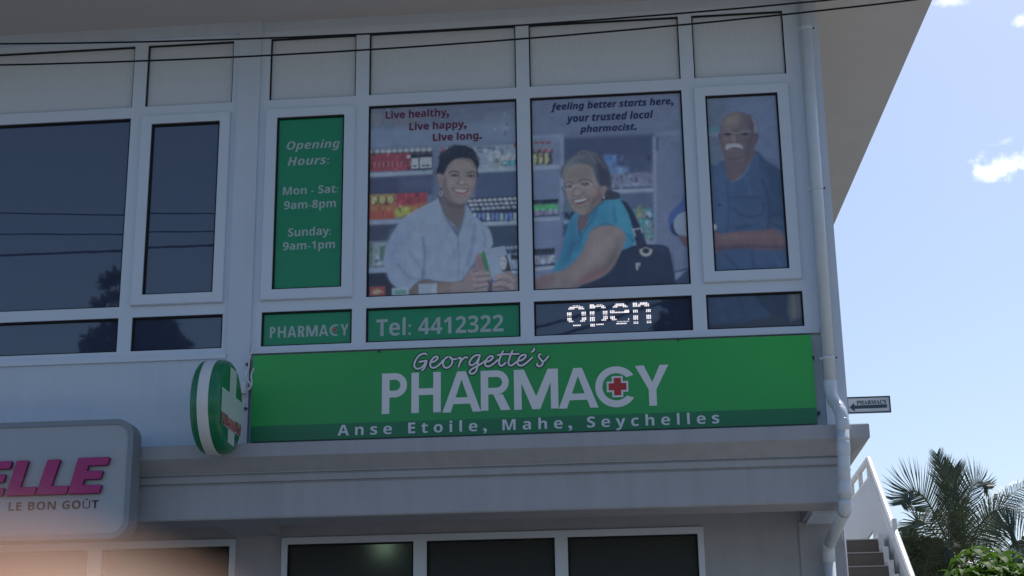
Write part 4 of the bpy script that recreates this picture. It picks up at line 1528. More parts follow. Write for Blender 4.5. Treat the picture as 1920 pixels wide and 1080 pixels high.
D.finish(4, q3)

# ================================================================== open sign made of lit dots
led = empty('led_display', (-.2, .02, Z['L0']), 'dark led panel in a low window with open spelled in lit white dots', 'led sign')
mb = MB()
holed(mb, -.743, .311, Z['L0'] + .008, Z['L1'] - .010, [], PY + .001, .001)
mb.build('display_panel', 'glass', led)
FO = (1050, 550, 10.105)


def drow(y, a, b, n, small=False):
    return [(a + (b - a) * k / max(n - 1, 1), y - (b - a) * k / max(n - 1, 1) * .035, small) for k in range(n)]


dots = []
for r in ((237, 250, 365, 5, 1), (268, 192, 420, 9), (296, 170, 258, 4), (292, 362, 446, 4), (375, 145, 206, 3), (402, 145, 206, 3), (430, 147, 206, 3, 1), (362, 418, 478, 3), (390, 418, 478, 3), (418, 420, 478, 3, 1),
          (478, 150, 208, 3), (506, 152, 210, 3), (535, 180, 242, 3), (468, 428, 486, 3), (496, 424, 484, 3), (526, 395, 458, 3), (609, 260, 380, 5),
          (222, 575, 630, 3), (247, 575, 655, 4), (274, 575, 655, 4), (217, 705, 795, 4, 1), (245, 685, 825, 6), (270, 796, 852, 3), (355, 576, 640, 3), (381, 576, 640, 3), (410, 580, 640, 3, 1),
          (346, 824, 886, 3), (374, 824, 886, 3), (408, 826, 884, 3, 1), (461, 580, 646, 3), (488, 580, 646, 3), (516, 580, 648, 3), (446, 834, 892, 3), (476, 830, 892, 3), (506, 800, 862, 3),
          (590, 586, 648, 3), (618, 588, 650, 3), (590, 698, 815, 5),
          (206, 1064, 1204, 6), (234, 1040, 1236, 8), (260, 1012, 1074, 3), (252, 1206, 1268, 3), (337, 960, 1020, 3), (365, 960, 1296, 13), (325, 1236, 1296, 3), (345, 1236, 1296, 3), (445, 965, 1026, 3),
          (472, 966, 1028, 3), (498, 994, 1060, 3), (535, 1090, 1304, 9, 1), (574, 1080, 1250, 7), (487, 1300, 1301, 1),
          (190, 1390, 1448, 3), (216, 1390, 1450, 3), (243, 1392, 1512, 5), (184, 1525, 1640, 5), (210, 1496, 1672, 7), (236, 1612, 1676, 3), (325, 1396, 1460, 3), (352, 1396, 1460, 3), (314, 1644, 1706, 3),
          (342, 1642, 1706, 3), (430, 1402, 1466, 3), (458, 1402, 1466, 3), (486, 1402, 1466, 3), (418, 1648, 1712, 3), (446, 1650, 1712, 3), (474, 1650, 1714, 3), (538, 1406, 1470, 3, 1), (565, 1406, 1472, 3),
          (526, 1656, 1716, 3, 1), (552, 1656, 1720, 3)):
    dots += drow(*r)
mb = MB()
for u, v, small in dots:
    p = at(*fp(FO, u, v), PY - .001)
    h = .0021 if small else .0036
    mb.box(p[0] - h, p[0] + h, PY - .003, PY + .0012, p[2] - h, p[2] + h)
mb.build('lit_dots', 'led', led)

# ================================================================== main fascia sign
SX0, SX1, SZ0, SZ1 = -2.684, 1.095, 3.600, 4.198
SY = -.045
sign = empty('shop_sign', ((SX0 + SX1) / 2, SY, SZ0), 'long bright green fascia sign with white PHARMACY lettering above the ledge', 'shop sign')
nx, nz = 160, 40
X, ZZ = np.meshgrid(np.linspace(SX0, SX1, nx), np.linspace(SZ0, SZ1, nz))
zs = 3.705
zrow = ZZ[:, 0]
j = int(np.argmin(abs(zrow - zs)))
ZZ[j, :] = zs - .0008
ZZ[j + 1, :] = zs + .0008
X, ZZ = X.ravel(), ZZ.ravel()
u = (X - SX0) / (SX1 - SX0)
v = (ZZ - SZ0) / (SZ1 - SZ0)
# printed blend: yellower green towards the ends and top, deeper in the middle, plain dark strip at the foot
g = np.clip(np.abs(u - .42) * 1.55, 0, 1) ** 1.4 * .75 + .25 * np.clip(v - .3, 0, 1)
cA, cB, cD = np.array((.014, .31, .088)), np.array((.032, .52, .075)), np.array((.007, .20, .080))
c = cA + (cB - cA) * g[:, None]
c = np.where((ZZ < zs)[:, None], cD, c)
grid_mesh('sign_face', X, np.full(X.shape, SY), ZZ, nx, nz, c, 'signprint', sign)
mb = MB()
mb.box(SX0, SX1, SY + .001, .010, SZ0, SZ1)
mb.build('sign_casing', 'lightgreen', sign)
F5, F6 = (340, 630, 3.4286), (900, 620, 2.909)
LW = [('P', fp(F5, 1288, 502), fp(F5, 1452, 236)), ('H', fp(F5, 1478, 496), fp(F5, 1668, 230)), ('A', (829.5, 773.8), (901.3, 695)), ('R', fp(F6, 5, 437), fp(F6, 164, 214)),
      ('M', fp(F6, 187, 432), fp(F6, 424, 206)), ('A', fp(F6, 430, 426), fp(F6, 640, 199)), ('C', fp(F6, 632, 422), fp(F6, 858, 190)), ('Y', fp(F6, 853, 412), fp(F6, 1027, 185))]
pharmacy_word([l for l in LW if l[0] != 'C'], SY - .002, 'signwhite', sign, 'letter', True)
pharmacy_word([l for l in LW if l[0] == 'C'], SY - .003, 'signwhite', sign, 'letter')
red_cross(fp(F6, 750, 305), .118, .047, SY - .006, sign)
put_text('Anse Etoile, Mahe, Seychelles', fp(F5, 1003, 641), (1348, 773.2), SY - .002, 'signwhite', sign, 'bold', spacing=1.55)
# hand written name: rounded strokes with a dark outline
STR = [
    [(325, 160), (305, 148), (270, 150), (235, 168), (205, 200), (180, 245), (170, 290), (188, 322), (225, 328), (262, 310), (292, 278), (315, 238)],
    [(228, 246), (275, 240), (318, 234), (305, 285), (285, 330), (258, 352)],
    [(370, 252), (410, 242), (448, 212), (452, 190), (430, 182), (395, 205), (368, 248), (362, 285), (378, 312), (412, 316), (456, 292), (498, 252), (520, 220)],
    [(582, 185), (548, 200), (520, 245), (520, 292), (552, 318), (596, 302), (626, 258), (622, 210), (592, 182)],
    [(598, 200), (640, 214), (684, 210)],
    [(694, 208), (728, 196), (724, 240), (700, 312)],
    [(706, 292), (722, 255), (752, 214), (788, 190), (812, 200)],
    [(962, 165), (918, 166), (872, 192), (838, 240), (836, 276), (866, 286), (915, 254), (948, 200), (962, 165)],
    [(950, 196), (934, 262), (922, 335), (892, 380), (852, 388), (834, 366), (868, 330), (932, 294), (1000, 252), (1022, 232)],
    [(1022, 246), (1070, 238), (1110, 206), (1114, 184), (1090, 176), (1052, 200), (1024, 246), (1022, 280), (1042, 300), (1080, 296), (1138, 256), (1178, 216)],
    [(1238, 110), (1216, 160), (1192, 228), (1190, 272), (1212, 294), (1246, 278), (1272, 250)],
    [(1352, 106), (1330, 160), (1306, 232), (1304, 272), (1328, 292), (1362, 276), (1402, 244)],
    [(1166, 166), (1230, 156), (1330, 153), (1434, 150)],
    [(1412, 236), (1460, 226), (1504, 192), (1508, 168), (1482, 161), (1440, 186), (1414, 232), (1412, 268), (1436, 290), (1480, 284), (1542, 238), (1592, 188)],
    [(1606, 82), (1610, 104), (1576, 132)],
    [(1694, 152), (1670, 162), (1666, 188), (1690, 220), (1714, 252), (1700, 288), (1666, 300), (1642, 284), (1652, 266)],
    [(1716, 248), (1750, 218), (1786, 174)]]
FG = (750, 640, 6.4)


def script(width, y, m, parent, name):
    mb = MB()
    for si, st in enumerate(STR):
        P = catmull(st, False, 5)
        pts = [at(*fp(FG, a, b), y) for a, b in P]
        L = len(pts)
        r = [width * (.72 if k in (0, L - 1) else (.9 if k in (1, L - 2) else 1)) for k in range(L)]
        i0 = len(mb.v)
        mb.tube([(p[0], 0, p[2]) for p in pts], r, 8)
        for q in range(i0, len(mb.v)):            # press the round strokes nearly flat on the sign
            vx, vy, vz = mb.v[q]
            mb.v[q] = (vx, y - .0001 * si + vy * .10, vz)
    return mb.build(name, m, parent, smooth=False)


so = script(.0068, SY - .0045, 'signwhite', sign, 'handwritten_lettering')
script(.0136, SY - .002, 'signdark', so, 'lettering_outline')
# fixing screws along the sign edge
mb = MB()
for (px, py) in ((1272, 637), (1525, 670), (1536, 773), (463, 683), (461, 766), (711, 659)):
    p = at(px, py, SY)
    mb.box(p[0] - .007, p[0] + .007, SY - .012, .02, p[2] - .007, p[2] + .007)
mb.build('fixing_screw', 'greytext', sign)

# white lead hanging in the corner beside the sign
mb = MB()
for pts in ([(478, 640), (468, 672), (466, 690), (461, 706), (470, 722), (464, 732), (452, 733)], [(476, 690), (471, 704), (472, 720), (466, 729), (452, 726)]):
    P = catmull(pts, False, 5)
    mb.tube([at(a, b, -.05) for a, b in P], .0055, 8)
tag(mb.build('sign_lead', 'plastic', None, True), 'thin white electric lead looping beside the left end of the green sign', 'cable')

# ================================================================== round projecting cross sign
cs = empty('cross_sign', (-2.82, -.46, 3.75), 'round green and white light box with a white cross, sticking out from the wall', 'cross sign')
CY, CZ, RY, RZ = -.46, 3.752, .292, .308


def loft(profile, name, m, parent):
    """rings of an oval in (y, z); profile lists (x, scale)"""
    n = 48
    mb = MB()
    for x, s in profile:
        for q in range(n):
            a = 2 * math.pi * q / n
            mb.v.append((x, CY + RY * s * math.cos(a), CZ + RZ * s * math.sin(a)))
    for k in range(len(profile) - 1):
        for q in range(n):
            a, b = k * n + q, k * n + (q + 1) % n
            mb.f.append((a, b, b + n, a + n))
            mb.mi.append(0)
    mb.f.append(tuple(range(n)))
    mb.mi.append(0)
    mb.f.append(tuple(reversed([(len(profile) - 1) * n + q for q in range(n)])))
    mb.mi.append(0)
    o = mb.build(name, m, parent, True, merge=True)
    return o


body = loft([(-2.9070, .86), (-2.9040, .90), (-2.8870, .97), (-2.8620, 1.0), (-2.7470, 1.0), (-2.7220, .97), (-2.7060, .90), (-2.7030, .86)], 'light_box', 'lightgreen', cs)
md = body.modifiers.new('edges', 'EDGE_SPLIT')
md.split_angle = RAD(40)
band = loft([(-2.8500, .99), (-2.8500, 1.016), (-2.8460, 1.02), (-2.7820, 1.02), (-2.7780, 1.016), (-2.7780, .99)], 'rim_band', 'plastic', cs)
md = band.modifiers.new('edges', 'EDGE_SPLIT')
md.split_angle = RAD(40)
mb = MB()
L_, T_ = .50, .155
yz = cross_poly(CY - 0.0, CZ + .0, L_, T_)
tri = tessellate_polygon([[Vector((a, b, 0)) for a, b in yz]])
mb.v += [(-2.7005, a, b) for a, b in yz]
for t in tri:
    mb.f.append(tuple(t))
    mb.mi.append(0)
mb.build('white_cross', 'crossface', cs)
me = text_mesh('PHARMACY', 'bold', 0)
me, ref = fit_text(me, 0, .46, 3.595, 3.665, 0, mapf=lambda X, Y, Zc: np.stack([np.full(X.shape, -2.6975), CY - .23 + X, Zc], 1))
word = link('lettering', me, 'red', cs)
me = text_mesh('PHARMACY', 'bold', .045)
me, _ = fit_text(me, 0, .46, 3.595, 3.665, 0, ref=ref, mapf=lambda X, Y, Zc: np.stack([np.full(X.shape, -2.6992), CY - .23 + X, Zc], 1))
link('lettering_outline', me, 'signwhite', word)
mb = MB()
for z in (3.93, 3.58):
    mb.tube([(-2.7820, -.20, z), (-2.7820, -.02, z)], .016, 8)
mb.box(-2.8220, -2.7370, -.036, -.029, 3.52, 4.0)
mb.build('wall_bracket', 'plastic', cs)
mb = MB()
mb.box(-2.7540, -2.7240, -.08, -.03, 3.93, 4.01)
mb.build('junction_box', 'plastic', cs)

# ================================================================== grey light box of the neighbouring shop
E0, E1, EZ0, EZ1, EY = -4.95, -3.362, 2.922, 3.703, -.42
es = empty('light_box_sign', (-4.4, EY, EZ0), 'grey rounded light box sign with magenta letters ELLE hung on the ledge', 'shop sign')


def rrect(x0, x1, z0, z1, r, n=8):
    P = []
    for cx, cz, a0 in ((x1 - r, z1 - r, 0), (x0 + r, z1 - r, 90), (x0 + r, z0 + r, 180), (x1 - r, z0 + r, 270)):
        for k in range(n + 1):
            a = RAD(a0 + 90 * k / n)
            P.append((cx + r * math.cos(a), cz + r * math.sin(a)))
    return P


mb = MB()
mb.poly(rrect(E0, E1, EZ0, EZ1, .115), EY, EY + .15)
mb.build('box_case', 'greyrim', es)
mb = MB()
a, b = rrect(E0, E1, EZ0, EZ1, .115), rrect(E0 + .035, E1 - .035, EZ0 + .035, EZ1 - .035, .09)
n = len(a)
for k in range(n):
    q = (k + 1) % n
    mb.face([(a[k][0], EY - .012, a[k][1]), (b[k][0], EY - .012, b[k][1]), (b[q][0], EY - .012, b[q][1]), (a[q][0], EY - .012, a[q][1])])
    mb.face([(b[k][0], EY - .012, b[k][1]), (b[k][0], EY - .001, b[k][1]), (b[q][0], EY - .001, b[q][1]), (b[q][0], EY - .012, b[q][1])])
    mb.face([(a[k][0], EY - .001, a[k][1]), (a[k][0], EY - .012, a[k][1]), (a[q][0], EY - .012, a[q][1]), (a[q][0], EY - .001, a[q][1])])
mb.build('rim', 'greyrim', es)
mb = MB()
mb.poly(rrect(E0 + .034, E1 - .034, EZ0 + .034, EZ1 - .034, .09), EY - .004, EY - .0005)
mb.build('sign_face', 'greyface', es)
F7 = (0, 760, 3.376)
LY = EY - .035


def slanted(kind, px_l, px_r, top, bot, sh):
    """heavy slanted capital: px_l is the bottom-left corner, sh the slant in px"""
    def W_(x, z):           # x 0..1 along the width, z 0..1 up
        u_ = px_l + (px_r - px_l) * x + sh * z
        v_ = bot + (top - bot) * z - (px_r - px_l) * x * .035
        p = at(*fp(F7, u_, v_), LY)
        return (p[0], p[2])
    t = .30
    if kind == 'L':
        pts = [(0, 0), (0, .97), (.02, 1), (.40, 1), (.43, .97), (.43, .24), (.97, .24), (1, .21), (1, .03), (.97, 0), (.03, 0)]
    else:
        pts = [(0, .03), (0, .97), (.03, 1), (.97, 1), (1, .97), (1, .80), (.97, .77), (.40, .77), (.40, .63), (.88, .63), (.91, .60), (.91, .42), (.88, .39), (.40, .39),
               (.40, .24), (.97, .24), (1, .21), (1, .03), (.97, 0), (.03, 0)]
    return [W_(*p) for p in pts]


for kind, l_, r_, top, bot, sh in (('E', 425, 628, 332, 562, 68), ('L', 222, 418, 343, 568, 78), ('L', 32, 216, 350, 574, 72), ('E', -170, 12, 357, 580, 66)):
    mb = MB()
    mb.poly(slanted(kind, l_, r_, top, bot, sh), LY, EY - .004, 0, 1)
    o = mb.build('letter', ['magenta', 'magentaside'], es)
    bv = o.modifiers.new('soft', 'BEVEL')
    bv.width = .004
    bv.segments = 2
    bv.limit_method = 'ANGLE'
put_text('LE BON GOÛT', fp(F7, 52, 668), fp(F7, 626, 599), EY - .006, 'greytext', es, 'bold', offset=.004, spacing=1.08)
mb = MB()
for x in (-4.6, -3.7):
    mb.box(x - .02, x + .02, EY + .149, -.26, 3.46, 3.55)
mb.build('hanger', 'metal', es)

# ================================================================== arrow sign on the corner
ar = empty('arrow_sign', (1.49, .3, 3.73), 'small white sign with an arrow and the word PHARMACY standing out at the corner', 'sign')
mb = MB()
AX0, AX1, AZ0, AZ1 = 1.336, 1.628, 3.728, 3.842
mb.box(AX0, AX1, .30, .312, AZ0, AZ1)
mb.build('board', 'signgrey', ar)
mb = MB()
ring(mb, (AX0, AX1, AZ0, AZ1), (AX0 + .009, AX1 - .009, AZ0 + .009, AZ1 - .009), .296, .3005)
mb.build('border', 'signpaint', ar)
FA = (1540, 730, 8.306)
mb = MB()
pts = [(440, 283), (508, 212), (514, 252), (1020, 233), (1022, 284), (520, 303), (522, 342)]
mb.poly([(p[0], p[2]) for p in (at(*fp(FA, *q), .2975) for q in pts)], .2975, .3003)
mb.build('arrow', 'signpaint', ar)
put_text('PHARMACY', fp(FA, 552, 236), fp(FA, 1018, 160), .2978, 'signpaint', ar, 'serif', offset=.012)
mb = MB()
mb.box(1.30, 1.337, .302, .310, 3.76, 3.81)
mb.build('bracket', 'metal', ar)

# ================================================================== drain pipe
dp = empty('drain_pipe', (1.2, -.1, .15), 'white plastic drain pipe running down the building corner and bending round the ledge', 'drain pipe')
PR = .040
PYU = -.085
A = [np.array((1.212, PYU, 6.74)), np.array((1.190, PYU, 3.815))]
B0, B1 = at(1580, 796, -.315), at(1584, 938, -.315)
Cc, Dd = at(1553, 1024, .655), np.array((1.19, .655, .16))
mb = MB()
mb.tube([A[0], A[1] + (0, 0, .02)], PR, 20)
mb.build('upper_pipe', 'pipe', dp, True)


def bend(p, q, r, n=7):
    """soft S between two pipe ends p (coming down) and q (going down)"""
    p, q = np.asarray(p), np.asarray(q)
    h = abs(p[2] - q[2]) * .55
    out = []
    for k in range(n + 1):
        t = k / n
        out.append((1 - t) ** 3 * p + 3 * (1 - t) ** 2 * t * (p - (0, 0, h)) + 3 * (1 - t) * t * t * (q + (0, 0, h)) + t ** 3 * q)
    return out


def segtube(name, pts, r=PR):
    mb = MB()
    mb.tube(pts, r, 20)
    return mb.build(name, 'pipe', dp, True)


def socket(p, d, L=.05, r=PR * 1.10):
    p, d = Vector(p), Vector(d).normalized()
    mb = MB()
    mb.tube([p - d * L / 2, p - d * (L / 2 - .003), p + d * (L / 2 - .003), p + d * L / 2], [r * .96, r, r, r * .96], 20)
    return mb.build('pipe_socket', 'pipe', dp, True)


segtube('upper_bend', bend(A[1] + (0, 0, .03), B0, PR, 10), PR * 1.03)
socket(A[1] + (0, 0, .02), (0, 0, 1), .075, PR * 1.09)
bd = bend(A[1] + (0, 0, .03), B0, PR, 10)
socket(bd[3], np.array(bd[4]) - bd[2], .012, PR * 1.08)
socket(bd[7], np.array(bd[8]) - bd[6], .012, PR * 1.08)
socket(B0, (0, 0, 1), .075, PR * 1.09)
segtube('middle_pipe', [B0, B1])
for z_, L in ((.20, .016), (.33, .085), (.60, .012), (.84, .085)):
    socket(B0 + (B1 - B0) * z_, B1 - B0, L, PR * 1.08)
e1 = B1 + (0, 0, -.055)
dirn = (Cc - e1) / np.linalg.norm(Cc - e1)
mb = MB()
mb.tube([B1, B1 + (0, 0, -.02), e1 + dirn * .02, e1 + dirn * .06], PR * 1.07, 20)
mb.build('lower_bend', 'pipe', dp, True)
segtube('sloping_pipe', [e1, Cc])
mb = MB()
mb.tube([Cc - dirn * .10, Cc - dirn * .03, Cc + (0, 0, -.045), Cc + (0, 0, -.11)], PR * 1.07, 20)
mb.build('lower_bend', 'pipe', dp, True)
segtube('lower_pipe', [Cc + (0, 0, -.02), Dd])
for (px, py) in ((1513, 55), (1536, 354), (1551, 672)):
    zz = at(px, py, PYU)[2]
    t = (A[0][2] - zz) / (A[0][2] - A[1][2])
    p = A[0] + (A[1] - A[0]) * t
    mb = MB()
    mb.tube([(p[0], p[1], p[2] - .009), (p[0], p[1], p[2] + .009)], PR * 1.10, 20)
    mb.box(p[0] + PR * .9, p[0] + PR * 1.45, PYU - .006, PYU + .012, p[2] - .008, p[2] + .008)
    mb.box(p[0] - PR * 1.35, p[0] - PR * .9, PYU - .006, PYU + .012, p[2] - .008, p[2] + .008)
    mb.box(p[0] - .012, p[0] + .012, PYU + PR * .9, WY - .001, p[2] - .008, p[2] + .008)
    mb.build('pipe_clip', 'pipe', dp)
    mb = MB()
    mb.tube([(p[0] + PR * 1.25, PYU - .016, p[2]), (p[0] + PR * 1.25, PYU - .006, p[2])], .006, 8)
    mb.build('clip_screw', 'greytext', dp)
p = Cc + (0, 0, -.24)
mb = MB()
mb.tube([p + (0, 0, -.012), p + (0, 0, .012)], PR * 1.12, 20)
mb.box(p[0] - PR * 1.6, p[0] + PR * 1.6, p[1] - .008, p[1] + .012, p[2] - .012, p[2] + .012)
mb.box(p[0] - .012, p[0] + .012, p[1] + PR * .9, .74, p[2] - .008, p[2] + .008)
mb.build('pipe_clip', 'pipe', dp)

# ================================================================== overhead cables
def cable(name, pxs, Y, label, r=.0058, ext=18.0, group='overhead cables along the shop front'):
    P = [np.array(at(px, py, Y)) for px, py in pxs]
    cx = np.polyfit([p[0] for p in P], [p[2] for p in P], 2)
    xa, xb = P[0][0], P[-1][0]
    Q = []
    for x in np.linspace(xa - ext, xb + ext, 90):
        xc = min(max(x, xa - .6), xb + .6)              # the sag of the span in view, then straight on
        Q.append((x, Y, np.polyval(cx, xc) + np.polyval(np.polyder(cx), xc) * (x - xc)))
    mb = MB()
    mb.tube(Q, r, 6)
    return tag(mb.build(name, 'wire', None, True), label, 'cable', group)


cable('overhead_cable', [(0, 82.5), (225, 78), (440, 75), (700, 63), (965, 48), (1380, 15), (1562, 0)], -1.6, 'upper black overhead cable crossing just under the roof soffit')
cable('overhead_cable', [(0, 122), (250, 115), (445, 106), (720, 92), (1000, 72), (1270, 47), (1380, 36), (1715, 0)], -1.62, 'lower black overhead cable crossing in front of the upper white panels')
# a third one nearer the street, seen only as a reflection in the dark panes
P = [at(0, 479, 2.9), at(230, 470, 2.9)]
m_ = [np.array((p[0], -p[1] + .06, p[2])) for p in P]
d_ = (m_[1] - m_[0])
Q = [m_[0] + d_ * t for t in (-12, -6, -3, 0, 1, 3, 6, 10, 16)]
mb = MB()
mb.tube(Q, .011, 6)
tag(mb.build('overhead_cable', 'wire', None, True), 'street side cable seen only as the lowest line reflected in the left panes', 'cable', 'overhead cables along the shop front')
for (a, b), lab in ((((1005, 614), (1202, 559)), 'higher of two slanting cables reflected behind the lit open letters'), (((1049, 628), (1255, 564)), 'lower of two slanting cables reflected behind the lit open letters')):
    p, q = at(*a, 8.5), at(*b, 9.5)
    p, q = np.array((p[0], .06 - p[1], p[2])), np.array((q[0], .06 - q[1], q[2]))
    d_ = q - p
    mb = MB()
    mb.tube([p - d_ * 1.2, p, q, q + d_ * 14], .022, 6)
    tag(mb.build('service_cable', 'wire', None, True), lab, 'cable', 'service cables across the street')

# ================================================================== outside stair at the side of the building
st = empty('outside_staircase', (1.9, 5, 0), 'white sided outside staircase climbing away behind the building corner', 'staircase')
SXR = 2.40
top_y, land_z = 6.05, 3.60
rise, run = .165, .27
mb = MB()
eb = MB()
ns = 19
for k in range(ns):
    z1 = land_z - k * rise
    y0 = top_y - k * run
    mb.box(1.42, 2.285, y0, y0 + run + .03, max(z1 - .30, .15), z1 - .012)
    eb.box(1.42, 2.29, y0 - .012, y0 + .02, z1 - .011, z1)
mb.box(1.42, 2.285, top_y + run + .031, 11.5, land_z - .18, land_z - .012)
mb.build('steps', 'step', st)
eb.build('step_nosings', 'stepedge', st)
mb = MB()                                           # saw-tooth stringer beside the steps
pts = [(top_y + 6, land_z - .25), (top_y + 6, land_z + .05)]
pts += [(top_y - .02, land_z + .05)]
for k in range(ns - 1):
    y0 = top_y - k * run
    pts += [(y0 - .02, land_z + .05 - (k + 1) * rise), (y0 - .02 - run, land_z + .05 - (k + 1) * rise)]
ye = top_y - (ns - 1) * run - .02
pts += [(ye - .2, land_z - ns * rise), (ye - .2, .15), (ye + .3, .15)]


def prism_x(mb, pts, x0, x1):
    """prism of a (y, z) outline between two x planes"""
    n = len(pts)
    tri = tessellate_polygon([[Vector((a, b, 0)) for a, b in pts]])
    i = len(mb.v)
    mb.v += [(x0, a, b) for a, b in pts] + [(x1, a, b) for a, b in pts]
    for t in tri:
        mb.f.append(tuple(i + q for q in t))
        mb.f.append(tuple(i + n + q for q in reversed(t)))
        mb.mi += [0, 0]
    for k in range(n):
        mb.f.append((i + k, i + (k + 1) % n, i + n + (k + 1) % n, i + n + k))
        mb.mi.append(0)
    return mb


prism_x(mb, pts, 2.292, 2.345)
mb.build('stringer', 'railwhite', st, merge=True)


def yz_(px, py):
    p = atx(px, py, SXR)
    return (p[1], p[2])


apex, low = yz_(1626, 861), yz_(1706, 1080)
pt, pl = yz_(1632, 894), yz_(1696, 1080)
sl = (apex[1] - low[1]) / (apex[0] - low[0])
down = lambda p, L: (p[0] - L, p[1] - sl * L)
mb = MB()
pan = [(11.5, pt[1]), pt, down(pt, 5.0), (pt[0] - 5.0, pt[1] - sl * 5 - .75), (pt[0] - .55, pt[1] - .98 - sl * .1), yz_(1637, 1020), yz_(1637, 993), yz_(1622, 1014), (11.5, land_z - .1)]
prism_x(mb, pan, SXR, SXR + .03)
mb.build('side_cladding', 'stairwhite', st, merge=True)
mb = MB()
a3 = lambda p, dx=.015: (SXR + dx, p[0], p[1])
mb.tube([a3((11.5, apex[1])), a3(apex), a3(down(apex, 5.0))], .034, 10)
mb.build('handrail', 'railwhite', st)
mb = MB()
mb.tube([a3((11.5, pt[1] + .01)), a3((pt[0], pt[1] + .01)), a3(down((pt[0], pt[1] + .01), 5.0))], .026, 8)
mb.build('cladding_cap', 'railwhite', st)
for y in (7.15, 7.9, 8.7, 9.5, 10.4, 11.3):
    mb = MB()
    mb.box(SXR - .008, SXR + .038, y, y + .046, pt[1] + .02, apex[1])
    mb.build('rail_post', 'railwhite', st)
for L in (1.3, 2.6, 3.9):
    p = down(pt, L)
    q = down(apex, L)
    mb = MB()
    mb.box(SXR - .008, SXR + .038, p[0] - .02, p[0] + .026, p[1] + .02, p[1] + .25)
    mb.build('rail_post', 'railwhite', st)
mb = MB()
mb.box(1.40, 1.42, 5.3, 11.5, .15, land_z - .2)
mb.box(2.20, 2.34, 8.8, 8.95, .15, land_z - .3)
mb.box(2.20, 2.34, 11.2, 11.35, .15, land_z - .3)
mb.build('support_post', 'railwhite', st)
mb = MB()
mb.tube([(1.36, 1.2, .15), (1.36, 1.2, 3.40)], .012, 8)
tag(mb.build('earthing_rod', 'metal', None, True), 'thin dark metal rod running down behind the drain pipe', 'rod')

# ================================================================== palms
def frond(mb, rb, pts, Lmax, rnd, droop=.35, n=46, width=.035, flat=1.0, sides=(-1, 1), lean=.55):
    """rachis through 3-D points; narrow leaflets along both sides"""
    P = [Vector(p) for p in catmull(pts, False, 8)]
    rb.tube(P, [.03 * (1 - .8 * k / (len(P) - 1)) + .004 for k in range(len(P))], 5)
    L = len(P) - 1
    for s in sides:
        for k in range(n):
            t = .10 + .90 * (k + rnd.uniform(-.3, .3)) / n
            t = min(max(t, .05), .999)
            f = t * L
            i = min(int(f), L - 1)
            p = P[i].lerp(P[i + 1], f - i)
            tan = (P[i + 1] - P[i]).normalized()
            side = tan.cross(Vector((0, -1, .15))).normalized() * s
            if flat < 1:
                side = (side * flat + Vector((0, -1, 0)) * (1 - flat) * s).normalized()
            ln = 1.2 * Lmax * (math.sin(math.pi * min(1, .16 + .80 * t)) ** .6) * rnd.uniform(.82, 1.08)
            d = (side + tan * (lean + .5 * t) + Vector((rnd.uniform(-.1, .1), rnd.uniform(-.12, .12), rnd.uniform(-.06, .06)))).normalized()
            w = 1.15 * width * rnd.uniform(.7, 1.2)
            wd = tan * w
            a = p
            m = p + d * ln * .55 + Vector((0, 0, -droop * ln * .18))
            e = p + d * ln + Vector((0, 0, -droop * ln * rnd.uniform(.5, 1.0)))
            i0 = len(mb.v)
            mb.v += [tuple(a - wd * .5), tuple(a + wd * .5), tuple(m + wd * .55), tuple(m - wd * .55), tuple(e)]
            mb.f += [(i0, i0 + 1, i0 + 2, i0 + 3), (i0 + 3, i0 + 2, i0 + 4)]
            mb.mi += [0, 0]


def palm(base, crown, fronds, seed, label, grp=None, name='palm_tree'):
    rnd = random.Random(seed)
    t = empty(name, base, label, 'palm tree', grp)
    mb = MB()
    b, c = Vector(base), Vector(crown)
    P = [b.lerp(c, k / 14) + Vector((math.sin(k * .3) * .12, 0, 0)) for k in range(15)]
    mb.tube(P, [.24 - .009 * k + (.012 if k % 2 else 0) for k in range(15)], 12)
    mb.build('trunk', 'bark', t, True)
    for pts, Lm, kw in fronds:
        mb, rb = MB(), MB()
        frond(mb, rb, pts, Lm, rnd, **kw)
        o = mb.build('frond', 'palmleaf', t)
        rb.build('rib', 'palmrib', o, True)


def PX(Y, *pp):
    return [tuple(at(a, b, Y + dy)) for a, b, dy in pp]


